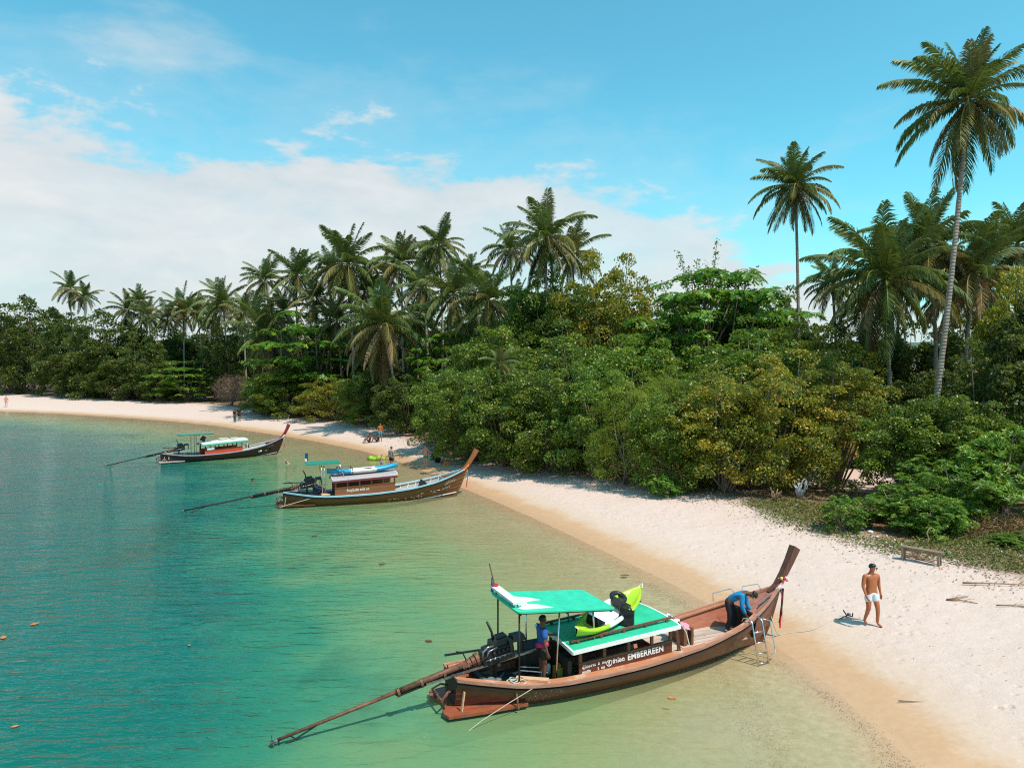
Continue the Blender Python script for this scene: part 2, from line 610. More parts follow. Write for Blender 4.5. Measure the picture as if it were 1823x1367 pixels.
def water_material():
    m, nt = new_mat('sea_water')
    geo = node(nt, 'ShaderNodeNewGeometry')
    P = geo.outputs['Position']
    dep = node(nt, 'ShaderNodeAttribute', {'attribute_name': 'depth'}).outputs['Fac']
    pn = node(nt, 'ShaderNodeTexNoise', None, Vector=P, Scale=0.16, Detail=4.0, Roughness=0.55)
    dn = math_n(nt, 'MAXIMUM', math_n(nt, 'MULTIPLY', dep, maprange(nt, pn.outputs[0], 0.3, 0.7, 0.72, 1.3)), 0.0)
    # suspended matter: green in the shallows, teal where it is deep
    body = ramp(nt, math_n(nt, 'DIVIDE', dn, 2.4), [(0.0, (0.46, 0.35, 0.19)), (0.10, (0.40, 0.345, 0.165)), (0.21, (0.24, 0.34, 0.145)), (0.33, (0.120, 0.29, 0.14)),
                                                    (0.45, (0.030, 0.200, 0.120)), (0.62, (0.005, 0.128, 0.100)), (1.0, (0.003, 0.102, 0.088))])
    wd = node(nt, 'ShaderNodeTexNoise', None, Vector=P, Scale=0.11, Detail=6.0, Roughness=0.62, Distortion=0.6)
    weed = math_n(nt, 'MULTIPLY', maprange(nt, wd.outputs[0], 0.54, 0.68, 0, 0.65), maprange(nt, dn, 0.5, 0.9, 0, 1))
    body = mixc(nt, weed, body, (0.020, 0.085, 0.050))
    w = math_n(nt, 'SUBTRACT', 1.0, math_n(nt, 'POWER', 2.71828, math_n(nt, 'MULTIPLY', dn, -1.8)), None, True)
    tr = node(nt, 'ShaderNodeCombineColor', None, Red=math_n(nt, 'POWER', 2.71828, math_n(nt, 'MULTIPLY', dn, -0.55)),
              Green=math_n(nt, 'POWER', 2.71828, math_n(nt, 'MULTIPLY', dn, -0.10)), Blue=math_n(nt, 'POWER', 2.71828, math_n(nt, 'MULTIPLY', dn, -0.22)))
    # ripples: long crests nearly across the view, broken by finer chop
    def rip(rot, sx, sy, det):
        mp = node(nt, 'ShaderNodeMapping', None, Vector=P)
        mp.inputs['Rotation'].default_value = (0, 0, R(rot))
        mp.inputs['Scale'].default_value = (sx, sy, 1)
        return node(nt, 'ShaderNodeTexNoise', None, Vector=mp.outputs[0], Scale=1.0, Detail=det, Roughness=0.55, Distortion=0.5).outputs[0]
    a = rip(-14, 0.9, 3.1, 3.0)
    b_ = rip(9, 2.2, 6.5, 2.0)
    c_ = rip(-30, 0.25, 0.7, 2.0)
    big = rip(20, 0.05, 0.09, 2.0)
    h = math_n(nt, 'ADD', math_n(nt, 'MULTIPLY', a, 0.165), math_n(nt, 'ADD', math_n(nt, 'MULTIPLY', b_, 0.05), math_n(nt, 'MULTIPLY', c_, 0.16)))
    st = math_n(nt, 'MULTIPLY', maprange(nt, dep, 0.1, 1.5, 0.16, 1.0), maprange(nt, big, 0.35, 0.65, 0.55, 1.1))
    bn = node(nt, 'ShaderNodeBump', None, Height=h, Strength=st, Distance=1.0)
    fr = node(nt, 'ShaderNodeFresnel', None, IOR=1.29, Normal=bn.outputs[0])
    gl = node(nt, 'ShaderNodeBsdfGlossy', None, Roughness=0.06, Normal=bn.outputs[0])
    df = node(nt, 'ShaderNodeBsdfDiffuse', None, Color=body)
    tp = node(nt, 'ShaderNodeBsdfTransparent', None, Color=tr.outputs[0])
    under = node(nt, 'ShaderNodeMixShader', None, i0=w, i1=tp.outputs[0], i2=df.outputs[0])
    # mirror reflection on the upper side only, so that skylight reaches the bed
    fac = math_n(nt, 'MULTIPLY', fr.outputs[0], math_n(nt, 'SUBTRACT', 1.0, geo.outputs['Backfacing']))
    mx = node(nt, 'ShaderNodeMixShader', None, i0=fac, i1=under.outputs[0], i2=gl.outputs[0])
    out_surf(nt, mx.outputs[0])
    return m


def build_land():
    xa = axis(-3000, 3000, -22, 26, 0.28, 1.06)
    ya = axis(-260, 3200, 9, 60, 0.28, 1.06)
    x, y, F = sheet(xa, ya, None)
    d = sdist(SH, x, y)
    v = sdist(VG, x, y)
    # the open sandy clearing beside the path
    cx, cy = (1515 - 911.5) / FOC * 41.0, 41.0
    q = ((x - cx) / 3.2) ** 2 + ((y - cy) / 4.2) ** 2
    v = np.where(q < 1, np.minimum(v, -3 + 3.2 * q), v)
    z = ground_z(x, y, d)
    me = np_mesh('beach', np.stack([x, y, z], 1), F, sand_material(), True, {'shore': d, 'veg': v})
    tag(put('beach', me), kind='structure')
    # sea surface
    xa = axis(-3000, 60, -60, 16, 0.6, 1.10)
    ya = axis(-260, 3000, 8, 125, 0.6, 1.10)
    x, y, F = sheet(xa, ya, None)
    d = sdist(SH, x, y)
    keep = (d[F] < 1.5).any(axis=1)
    F = F[keep]
    us, inv = np.unique(F, return_inverse=True)
    F = inv.reshape(F.shape)
    x, y, d = x[us], y[us], d[us]
    dep = -ground_z(x, y, d)
    me = np_mesh('water', np.stack([x, y, np.zeros_like(x)], 1), F, water_material(), True, {'depth': dep})
    tag(put('water', me), kind='structure')


build_land()


def hills():
    m = leaf_mat('hill_forest', [(0, (0.05, 0.085, 0.06)), (1, (0.075, 0.11, 0.08))], 0.9, 0.1, 0.0)
    xs = np.linspace(-120, 1700, 80)
    rows = []
    rg = np.random.default_rng(4)
    ph = rg.uniform(0, 6, 12)
    for k, (yy, s) in enumerate(((1050, 0.0), (1150, 0.45), (1270, 0.8), (1400, 1.0), (1600, 0.9), (1900, 0.0))):
        rows.append([(x, yy + 12 * math.sin(x * .013 + ph[k]), s * (62 + 26 * math.sin(x * 0.0042 + 0.9) + 12 * math.sin(x * 0.013 + ph[1]) + 4 * math.sin(x * .05 + ph[2] + k))) for x in xs])
    mb = MB(); mb.grid(rows)
    o = mb.build('distant_hill', m, smooth=True)
    a = o.data.attributes.new('tint', 'FLOAT', 'POINT')
    a.data.foreach_set('value', rg.random(len(o.data.vertices)).astype(np.float32))
    tag(o, kind='structure')


hills()

# ================================================================== VEGETATION
ORD = ('first second third fourth fifth sixth seventh eighth ninth tenth eleventh twelfth thirteenth fourteenth fifteenth sixteenth seventeenth eighteenth nineteenth '
       'twentieth twenty-first twenty-second twenty-third twenty-fourth twenty-fifth twenty-sixth twenty-seventh twenty-eighth twenty-ninth thirtieth thirty-first thirty-second '
       'thirty-third thirty-fourth thirty-fifth thirty-sixth thirty-seventh thirty-eighth thirty-ninth fortieth').split()

LM = {
    'hib': leaf_mat('leaf_sea_hibiscus', [(0.0, (0.059, 0.101, 0.012)), (0.45, (0.112, 0.194, 0.022)), (0.85, (0.226, 0.304, 0.032)), (0.95, (0.428, 0.351, 0.037)), (1.0, (0.678, 0.368, 0.061))], 0.36, 0.55),
    'yel': leaf_mat('leaf_olive_yellow', [(0.0, (0.101, 0.122, 0.014)), (0.40, (0.192, 0.213, 0.023)), (0.72, (0.361, 0.314, 0.035)), (0.88, (0.632, 0.368, 0.037)), (0.965, (0.678, 0.314, 0.050)), (1.0, (1.015, 0.241, 0.025))], 0.40, 0.5),
    'alm': leaf_mat('leaf_sea_almond', [(0.0, (0.040, 0.101, 0.010)), (0.5, (0.090, 0.222, 0.017)), (0.92, (0.204, 0.351, 0.027)), (1.0, (0.542, 0.295, 0.037))], 0.36, 0.5),
    'fine': leaf_mat('leaf_feathery', [(0.0, (0.112, 0.157, 0.017)), (0.5, (0.204, 0.259, 0.027)), (1.0, (0.361, 0.368, 0.043))], 0.55, 0.3),
    'ros': leaf_mat('leaf_beach_cabbage', [(0.0, (0.056, 0.139, 0.017)), (0.5, (0.124, 0.268, 0.031)), (0.93, (0.294, 0.461, 0.061)), (1.0, (0.722, 0.498, 0.061))], 0.38, 0.5),
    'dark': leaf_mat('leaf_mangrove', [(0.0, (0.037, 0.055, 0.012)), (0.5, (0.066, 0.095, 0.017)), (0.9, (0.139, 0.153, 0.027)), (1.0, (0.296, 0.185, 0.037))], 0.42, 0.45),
}
BARK = wood('bark_grey', (0.16, 0.12, 0.09), (0.30, 0.25, 0.20), rough=0.85, scale=(3, 3, 10), spec=0.1)
TWIG = wood('bark_dry_twig', (0.16, 0.105, 0.075), (0.28, 0.20, 0.15), rough=0.9, scale=(5, 5, 5), spec=0.1)


def palm_bark():
    m, nt = new_mat('bark_palm')
    tc = node(nt, 'ShaderNodeTexCoord')
    wv = node(nt, 'ShaderNodeTexWave', {'wave_type': 'BANDS', 'bands_direction': 'Z'}, Vector=tc.outputs['Object'], Scale=1.9, Distortion=2.2, Detail=3.0)
    ns = node(nt, 'ShaderNodeTexNoise', None, Vector=tc.outputs['Object'], Scale=5.0, Detail=7.0, Roughness=0.7)
    c = mixc(nt, maprange(nt, ns.outputs[0], 0.3, 0.7, 0, 1), (0.19, 0.155, 0.125), (0.42, 0.37, 0.32))
    c = mixc(nt, maprange(nt, wv.outputs['Fac'], 0.0, 0.28, 0.65, 0), c, (0.09, 0.07, 0.055))
    b = node(nt, 'ShaderNodeBsdfPrincipled', None, Base_Color=c, Roughness=0.85)
    b.inputs['Specular IOR Level'].default_value = 0.15
    bn = node(nt, 'ShaderNodeBump', None, Height=math_n(nt, 'ADD', wv.outputs['Fac'], ns.outputs[0]), Strength=0.6, Distance=0.03)
    nt.links.new(bn.outputs[0], b.inputs['Normal'])
    out_surf(nt, b.outputs[0])
    return m


PALM_BARK = palm_bark()
DRIFT = wood('driftwood_grey', (0.40, 0.36, 0.32), (0.66, 0.62, 0.57), rough=0.85, scale=(4, 4, 4), spec=0.1)
DRIFT_BROWN = wood('driftwood_brown', (0.22, 0.13, 0.08), (0.42, 0.28, 0.18), rough=0.85, scale=(4, 4, 4), spec=0.1)


def unit(a):
    return a / np.maximum(np.linalg.norm(a, axis=-1, keepdims=True), 1e-9)


def leaves_to_mesh(name, P, A, N, L, W, tint, mat, fold=0.12):
    """folded diamond blades: two triangles each"""
    S = unit(np.cross(A, N))
    L = L[:, None]; W = W[:, None]
    v0 = P
    v1 = P + A * L * 0.48 + S * W * 0.5 + N * W * fold
    v2 = P + A * L - N * L * 0.10
    v3 = P + A * L * 0.48 - S * W * 0.5 + N * W * fold
    V = np.stack([v0, v1, v2, v3], 1).reshape(-1, 3)
    k = np.arange(len(P)) * 4
    F = np.concatenate([np.stack([k, k + 1, k + 2], 1), np.stack([k, k + 2, k + 3], 1)])
    return np_mesh(name, V, F, mat, False, {'tint': np.repeat(np.clip(tint, 0, 1), 4)})


def crown(kind, seed, rx=3.0, h=7.0, base=0.2, n_clump=120, per=95, leaf=(0.15, 0.10), flat=0.75, tiers=0, cr=(0.16, 0.27)):
    """foliage and stems of one tree or shrub at its reference size (radius rx, height h)"""
    rg = np.random.default_rng(seed)
    ph = rg.uniform(0, 6.28, (5, 2)); fr = rg.integers(2, 6, 5)
    u = unit(rg.normal(size=(n_clump, 3)) * np.array([1, 1, 0.95]))
    if base > 0.3 * h: u[:, 2] = np.abs(u[:, 2]) * 1.0 - 0.25
    az = np.arctan2(u[:, 1], u[:, 0])
    lump = 1 + 0.17 * sum(np.sin(fr[i] * az + ph[i, 0] + 2.2 * u[:, 2] * (i + 1) * .6) for i in range(4)) * 0.55
    rad = (0.42 + 0.58 * rg.random(n_clump) ** 0.45) * lump * rg.uniform(0.85, 1.12, n_clump)
    zc, rz = (h + base) / 2, (h - base) / 2
    cc = np.stack([u[:, 0] * rad * rx, u[:, 1] * rad * rx, zc + u[:, 2] * rad * rz], 1)
    if base < 0.3 * h:   # shrubs stay broad down to the sand
        low = cc[:, 2] < zc
        hr = np.maximum(np.hypot(u[:, 0], u[:, 1]), 0.15)
        k = np.where(low, np.sqrt(1 - (0.55 * u[:, 2]) ** 2) / hr, 1)
        cc[:, 0] *= k; cc[:, 1] *= k
    if tiers:
        lv = np.linspace(base + 0.1 * h, h * 0.93, tiers)
        j = np.argmin(np.abs(cc[:, 2:3] - lv[None, :]), axis=1)
        cc[:, 2] = lv[j] + rg.normal(0, 0.10, n_clump) + 0.12 * np.hypot(cc[:, 0], cc[:, 1]) * -0.5
    cc[:, 2] = np.maximum(cc[:, 2], 0.25)
    crr = rx * rg.uniform(cr[0], cr[1], n_clump)
    ci = np.repeat(np.arange(n_clump), per)
    n = len(ci)
    out = unit(cc - np.array([0, 0, zc * 0.8]))
    v = unit(rg.normal(size=(n, 3)) + 0.5 * out[ci] + np.array([0, 0, 0.62]))
    r = crr[ci] * (0.45 + 0.55 * rg.random(n) ** 0.5)
    P = cc[ci] + v * r[:, None] * np.array([1, 1, flat])
    ct = rg.normal(0.42, 0.16, n_clump)
    tint = ct[ci] + rg.normal(0, 0.20, n)
    tint = np.where(rg.random(n) < 0.02, 0.9 + 0.1 * rg.random(n), np.minimum(tint, 0.92))
    N = unit(v * 0.5 + np.array([0.10, -0.05, 0.40]) + rg.normal(size=(n, 3)) * 0.62)
    A = unit(np.cross(N, rg.normal(size=(n, 3))) + v * 0.5 + np.array([0, 0, -0.18]))
    N = unit(N - A * np.sum(N * A, 1, keepdims=True))
    L = leaf[0] * rg.uniform(0.65, 1.25, n)
    W = L * leaf[1] / leaf[0] * rg.uniform(0.85, 1.15, n)
    if kind in ('ros', 'alm'):   # leaves stand in rosettes at the twig ends
        k = 7
        nr = n // k
        sel = rg.permutation(n)[:nr]
        tipP = np.repeat(P[sel], k, 0); tipV = np.repeat(unit(v[sel] * 0.6 + np.array([0, 0, 0.7])), k, 0)
        m = nr * k
        ang = np.tile(np.arange(k) * 2.4, nr) + np.repeat(rg.uniform(0, 6, nr), k)
        e1 = unit(np.cross(tipV, np.array([0.3, 0.9, 0.2]))); e2 = np.cross(tipV, e1)
        rd = e1 * np.cos(ang)[:, None] + e2 * np.sin(ang)[:, None]
        lift = 0.75 if kind == 'ros' else 0.25
        A = unit(rd + tipV * (lift * rg.uniform(0.4, 1.3, m))[:, None])
        N = unit(tipV - A * np.sum(tipV * A, 1, keepdims=True))
        P = tipP + A * 0.03
        L = leaf[0] * rg.uniform(0.75, 1.2, m); W = L * leaf[1] / leaf[0]
        tint = np.repeat(tint[sel], k) + rg.normal(0, 0.1, m)
    fol = leaves_to_mesh('foliage_' + kind, P, A, N, L, W, tint, LM[kind])
    mb = MB()
    order = np.argsort(-cc[:, 2])
    pick = list(order[:4]) + list(rg.choice(n_clump, 12, replace=False))
    if base > 0.3 * h:
        top = Vector((0.15, 0.1, base * 1.15))
        mb.tube([(0, 0, -0.3), (0.05, 0, base * 0.6), top], [0.20, 0.16, 0.13], 7)
    for i in pick:
        c = cc[i]
        st = Vector((rg.normal(0, 0.25), rg.normal(0, 0.25), -0.2)) if base <= 0.3 * h else top
        mid = st.lerp(Vector(c), 0.5) + Vector((rg.normal(0, 0.2), rg.normal(0, 0.2), rg.normal(0.1, 0.15)))
        mb.tube([st, mid, c], [0.07, 0.05, 0.018], 5, False)
    stem = mb.mesh('stem_' + kind, BARK, True)
    return fol, stem, rx, h


CROWNS = {
    'hib': [crown('hib', 11 + i, n_clump=185, per=140, leaf=(0.155, 0.115), cr=(0.13, 0.235)) for i in range(3)],
    'yel': [crown('yel', 21 + i, n_clump=185, per=140, leaf=(0.15, 0.105), cr=(0.13, 0.235)) for i in range(2)],
    'alm': [crown('alm', 31 + i, rx=4.5, h=9, base=2.6 if i == 0 else 1.0, n_clump=190, per=90, leaf=(0.26, 0.14), flat=0.32, tiers=6, cr=(0.15, 0.24)) for i in range(2)],
    'fine': [crown('fine', 41 + i, rx=3.0, h=7, n_clump=170, per=120, leaf=(0.17, 0.035), flat=0.6, cr=(0.13, 0.25)) for i in range(2)],
    'ros': [crown('ros', 51 + i, rx=2.2, h=3.4, base=0.05, n_clump=120, per=110, leaf=(0.19, 0.075), cr=(0.14, 0.24)) for i in range(3)],
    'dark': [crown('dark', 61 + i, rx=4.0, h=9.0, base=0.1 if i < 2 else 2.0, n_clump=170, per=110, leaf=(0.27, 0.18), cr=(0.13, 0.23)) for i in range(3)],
}


def put_tree(name, kind, var, px, D, hw, top, label, group, cat, seed, lift=0.0, dy=None):
    """px: column in the photograph, D: distance from the camera, hw: half width in pixels, top: row of its top"""
    x = (px - 911.5) / FOC * D
    g = gz(x, D)
    fol, stem, rx, h = CROWNS[kind][var % len(CROWNS[kind])]
    top_z = CAM_H + (645 - top) / FOC * D
    hh = top_z - g - lift
    w = hw / FOC * D
    rg = random.Random(seed)
    root = empty(name, (x, D, g), rg.uniform(0, 6.28), label, cat, group)
    put('foliage' if cat == 'shrub' else 'crown', fol, root, (0, 0, lift), (0, 0, 0), (w / rx * 1.06, w / rx * 1.06, hh / h))
    put('stem' if cat == 'shrub' else 'trunk', stem, root, (0, 0, 0), (0, 0, 0), (w / rx * 1.06, w / rx * 1.06, (hh + lift) / h))
    return root


SHRUBS = [  # kind, variant, px, distance, half width px, top row, description
    ('hib', 0, 838, 52, 68, 662, 'dark green leafy shrub at the sand edge beside the orange-ribboned prow'),
    ('hib', 1, 900, 48.5, 82, 650, 'rounded sea hibiscus shrub meeting the sand behind the orange-ribboned prow'),
    ('hib', 2, 890, 60, 88, 588, 'tall sea hibiscus shrub below the slim palm trunk in the middle'),
    ('hib', 0, 985, 45.8, 82, 660, 'bushy green shrub at mid beach between two rounded hibiscus shrubs'),
    ('hib', 1, 1010, 54, 95, 600, 'tall glossy shrub under the grey palm trunk in mid picture'),
    ('hib', 2, 1065, 43.0, 80, 648, 'green shrub just left of the feathery pale shrub'),
    ('fine', 0, 1122, 40.6, 72, 668, 'feathery pale green shrub half way along the beach'),
    ('hib', 0, 1130, 49.5, 95, 600, 'tall dark shrub rising behind the feathery pale shrub'),
    ('hib', 1, 1195, 38.8, 72, 700, 'low green shrub at the sand edge right of the feathery shrub'),
    ('fine', 1, 1205, 44, 62, 655, 'loose yellow-green feathery shrub in front of the sea almond tree'),
    ('hib', 2, 1235, 49, 90, 640, 'green shrub directly under the dark sea almond tree'),
    ('yel', 0, 1290, 37.0, 92, 665, 'olive shrub with yellowing leaves, leftmost of the yellowish ones'),
    ('hib', 1, 1335, 45, 98, 592, 'tall green shrub between the sea almond and the lone straight palm'),
    ('yel', 1, 1392, 36.6, 92, 648, 'large olive-yellow shrub above the white driftwood root'),
    ('yel', 0, 1440, 44, 92, 598, 'yellow-green shrub at the foot of the lone straight palm'),
    ('ros', 0, 1180, 37.8, 28, 846, 'small bright green shrub at the foot of the yellowish shrubs'),
    ('ros', 2, 1612, 27.8, 72, 866, 'broad low beach shrub with bright leaf rosettes behind the wooden bench'),
    ('ros', 0, 1700, 28.4, 84, 826, 'green rosette shrub behind and right of the wooden bench'),
    ('ros', 1, 1790, 29.2, 85, 768, 'pale bright rosette shrub at the right edge above the dry brush'),
    ('ros', 2, 1508, 29.4, 34, 886, 'small round green shrub beside the sandy clearing'),
    ('ros', 1, 1660, 26.9, 50, 890, 'dark low shrub right behind the wooden bench seat'),
    ('ros', 0, 1822, 25.2, 40, 955, 'small dark shrub cut by the right edge near the fallen fronds'),
    ('hib', 0, 1620, 33.5, 78, 716, 'glossy shrub in front of the tall leaning palm trunk'),
    ('hib', 2, 1705, 32.5, 82, 706, 'dark glossy shrub just right of the tall leaning palm trunk'),
    ('dark', 0, 1782, 33.8, 90, 632, 'dark shrub with bare twigs near the right edge'),
    ('hib', 1, 520, 75, 66, 650, 'dense rounded shrub by the sand behind the red prow'),
    ('yel', 1, 590, 72.5, 52, 676, 'loose yellow-green shrub above the litter bank behind the red prow'),
    ('hib', 0, 655, 68.5, 50, 668, 'bright green shrub behind the group sitting in the shade'),
    ('dark', 1, 715, 62.5, 48, 676, 'dark shrub behind the standing man in blue shorts'),
    ('hib', 2, 782, 58.0, 46, 660, 'shrub with overhanging shade beside the lime raft'),
    ('alm', 1, 333, 95, 52, 640, 'low tiered bright green shrub left of the bare brown bush'),
    ('dark', 1, 20, 0, 44, 640, 'dark undergrowth shrub at the left edge above the far walker'),
    ('dark', 0, 150, 0, 48, 632, 'dark undergrowth shrub beside the grey driftwood roots'),
    ('dark', 1, 225, 0, 46, 640, 'dark undergrowth shrub below the broad dark far tree'),
    ('dark', 0, 285, 0, 36, 650, 'small dark shrub left of the low tiered green shrub'),
    ('hib', 1, 465, 0, 34, 668, 'green shrub right of the leafless brown bush'),
    ('dark', 0, 700, 74, 52, 640, 'dark shrub at the foot of the drooping palm'),
]
for i, (k, v, px, D, hw, top, lab) in enumerate(SHRUBS):
    if px < 745: D = veg_d(px) * (1.06 if i == len(SHRUBS) - 1 else 1.0)
    if px > 1560 and k == 'ros': D += 1.1
    put_tree('shrub', k, v + (i % 2), px, D * (1 + 0.85 * hw / FOC), hw, top, lab, 'shrubs along the back of the beach', 'shrub', 100 + i)
# the yellow shrub whose branches hang over the clearing
put_tree('shrub', 'yel', 1, 1492, 40.0, 78, 640, 'yellow-orange leaved shrub overhanging the sandy clearing', 'shrubs along the back of the beach', 'shrub', 150, 1.9)

TREES = [  # kind, variant, px, D, hw, top, lift, label
    ('alm', 0, 1272, 58, 132, 474, 0, 'wide dark sea almond tree with tiers of glossy leaves'),
    ('alm', 1, 1218, 61, 82, 520, 0, 'tiered glossy tree adjoining the sea almond on its left'),
    ('alm', 1, 1335, 62, 78, 512, 0, 'tiered glossy tree adjoining the sea almond on its right'),
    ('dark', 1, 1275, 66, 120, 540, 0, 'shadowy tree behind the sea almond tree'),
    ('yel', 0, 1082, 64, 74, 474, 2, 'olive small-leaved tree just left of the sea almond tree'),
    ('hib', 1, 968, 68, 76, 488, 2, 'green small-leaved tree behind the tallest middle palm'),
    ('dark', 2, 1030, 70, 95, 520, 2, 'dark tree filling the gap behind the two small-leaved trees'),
    ('alm', 1, 568, 78, 90, 548, 0.5, 'bright topped spreading tree among the palms behind the red prow'),
    ('alm', 0, 800, 76, 70, 590, 0, 'spreading green tree under the middle palm grove'),
    ('dark', 0, -15, 122, 62, 556, 0, 'dark tree cut by the left edge of the picture'),
    ('dark', 1, 62, 120, 58, 543, 0, 'tall dark tree second from the left edge'),
    ('dark', 0, 130, 113, 56, 574, 0, 'dark tree above the grey driftwood roots on the far beach'),
    ('dark', 1, 195, 109, 60, 566, 0, 'broad dark tree below the pair of far left palms'),
    ('dark', 0, 262, 108, 46, 604, 0, 'dark tree beside the low tiered green shrub'),
    ('dark', 2, 30, 132, 60, 580, 0, 'dark tree behind the trees at the left edge'),
    ('yel', 0, 1820, 38.5, 74, 500, 2.0, 'brown-olive tree at the right edge'),
    ('dark', 2, 1880, 36, 92, 520, 2, 'dark tree just outside the right edge shading the sand'),
]
for i, (k, v, px, D, hw, top, lift, lab) in enumerate(TREES):
    if px < 300: D = (veg_d(px) + (9 if 'behind' in lab else 1)) * (1 + 0.9 * hw / FOC)
    elif px < 700: D = max(D, veg_d(px) * 1.1)
    put_tree('tree', k, v, px, D, hw, top, lab, 'broadleaf trees behind the beach', 'tree', 200 + i, lift)

# dim broadleaf growth behind and between the palm trunks
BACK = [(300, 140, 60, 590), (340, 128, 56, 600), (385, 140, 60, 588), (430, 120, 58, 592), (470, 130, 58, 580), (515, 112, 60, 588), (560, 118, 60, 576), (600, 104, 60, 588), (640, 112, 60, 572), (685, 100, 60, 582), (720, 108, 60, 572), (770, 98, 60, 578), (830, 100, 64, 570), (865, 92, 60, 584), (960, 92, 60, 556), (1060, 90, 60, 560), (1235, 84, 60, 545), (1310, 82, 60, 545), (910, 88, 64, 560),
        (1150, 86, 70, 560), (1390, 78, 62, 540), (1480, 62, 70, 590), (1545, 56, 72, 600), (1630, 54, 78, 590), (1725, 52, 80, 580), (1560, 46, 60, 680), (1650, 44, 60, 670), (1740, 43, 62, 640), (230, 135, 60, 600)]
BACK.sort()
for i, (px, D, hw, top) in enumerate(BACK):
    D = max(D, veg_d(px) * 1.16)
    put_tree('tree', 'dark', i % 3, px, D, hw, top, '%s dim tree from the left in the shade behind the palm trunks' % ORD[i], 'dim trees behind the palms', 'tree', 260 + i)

# outermost crown of the sea almond: two upright bare-topped boughs
def almond_bough():
    rg = np.random.default_rng(5)
    D = 58
    x = (1272 - 911.5) / FOC * D
    root = empty('tree', (x, D + 0.6, gz(x, D)), 0, 'dark tree with upright leafy boughs poking above the sea almond', 'tree', 'broadleaf trees behind the beach')
    mb = MB(); P = []
    g = gz(x, D)
    for px, py in ((1212, 448), (1278, 432), (1242, 462), (1230, 478), (1258, 470), (1180, 505), (1315, 500), (1345, 480), (1292, 480)):
        tip = Vector(((px - 911.5) / FOC * D - x, 0, CAM_H + (645 - py) / FOC * D - g))
        st = Vector((-0.9, 0, 6.0))
        mid = st.lerp(tip, 0.55) + Vector((0.1, 0, -0.2))
        mb.tube([st, mid, tip], [0.09, 0.06, 0.02], 5)
        for s in np.linspace(0.5, 1, 34):
            q = (st.lerp(mid, s * 2) if s < 0.5 else mid.lerp(tip, (s - 0.5) * 2))
            for _ in range(4):
                P.append(np.array(q) + rg.normal(0, 0.17, 3))
    mb.tube([(0, 0, -0.2), (-0.3, 0, 3), (-0.9, 0, 6.0)], [0.22, 0.17, 0.10], 7)
    mb.build('trunk', BARK, root, True)
    P = np.array(P); n = len(P)
    N = unit(rg.normal(size=(n, 3)) * .6 + np.array([0, 0, 0.6])); A = unit(np.cross(N, rg.normal(size=(n, 3))))
    L = 0.24 * rg.uniform(.7, 1.2, n)
    put('crown', leaves_to_mesh('bough_leaves', P, A, N, L, L * .6, rg.normal(.2, .15, n), LM['alm']), root)


almond_bough()


# ---- bare brown bush
def bare_bush():
    rg = np.random.default_rng(8)
    px = 412; D = veg_d(px) + 2.5
    x = (px - 911.5) / FOC * D
    root = empty('bare_bush', (x, D, gz(x, D)), 0, 'leafless brown bush between the red prow and the tiered green shrub', 'shrub')
    mb = MB()
    for i in range(9):
        a = rg.uniform(0, 6.28); tip = Vector((2.2 * math.cos(a) * rg.uniform(.3, 1), 2.2 * math.sin(a) * rg.uniform(.3, 1), rg.uniform(2.5, 4.6)))
        mb.tube([(0, 0, -0.2), tip * 0.5 + Vector((0, 0, 0.3)), tip], [0.06, 0.04, 0.01], 4, False)
    mb.build('stem', TWIG, root, True)
    mb = MB()
    for i in range(1500):
        u = unit(rg.normal(size=3)); r = rg.random() ** 0.4
        c = Vector((u[0] * r * 2.7, u[1] * r * 2.4, 2.5 + u[2] * r * 2.4))
        if c.z < 0.1: c.z = 0.1
        d = Vector(unit(rg.normal(size=3) + np.array([u[0], u[1], 0.5]))) * rg.uniform(0.4, 0.9)
        mb.tube([c, c + d], [0.014, 0.006], 3, False)
    mb.build('twig_tangle', TWIG, root)


bare_bush()

# ------------------------------------------------------------------ coconut palms
FRM = {
    'green': leaf_mat('frond_green', [(0, (0.058, 0.098, 0.021)), (0.55, (0.098, 0.150, 0.031)), (1, (0.208, 0.227, 0.058))], 0.5, 0.4, 0.30, (0.16, 0.18, 0.02)),
    'olive': leaf_mat('frond_olive', [(0, (0.111, 0.117, 0.031)), (0.55, (0.195, 0.182, 0.052)), (1, (0.338, 0.273, 0.091))], 0.52, 0.35, 0.30, (0.25, 0.2, 0.03)),
    'dry': leaf_mat('frond_dry', [(0, (0.15, 0.10, 0.045)), (0.55, (0.25, 0.17, 0.075)), (1, (0.36, 0.26, 0.13))], 0.55, 0.3, 0.2, (0.3, 0.2, 0.05)),
}
FROND = {}


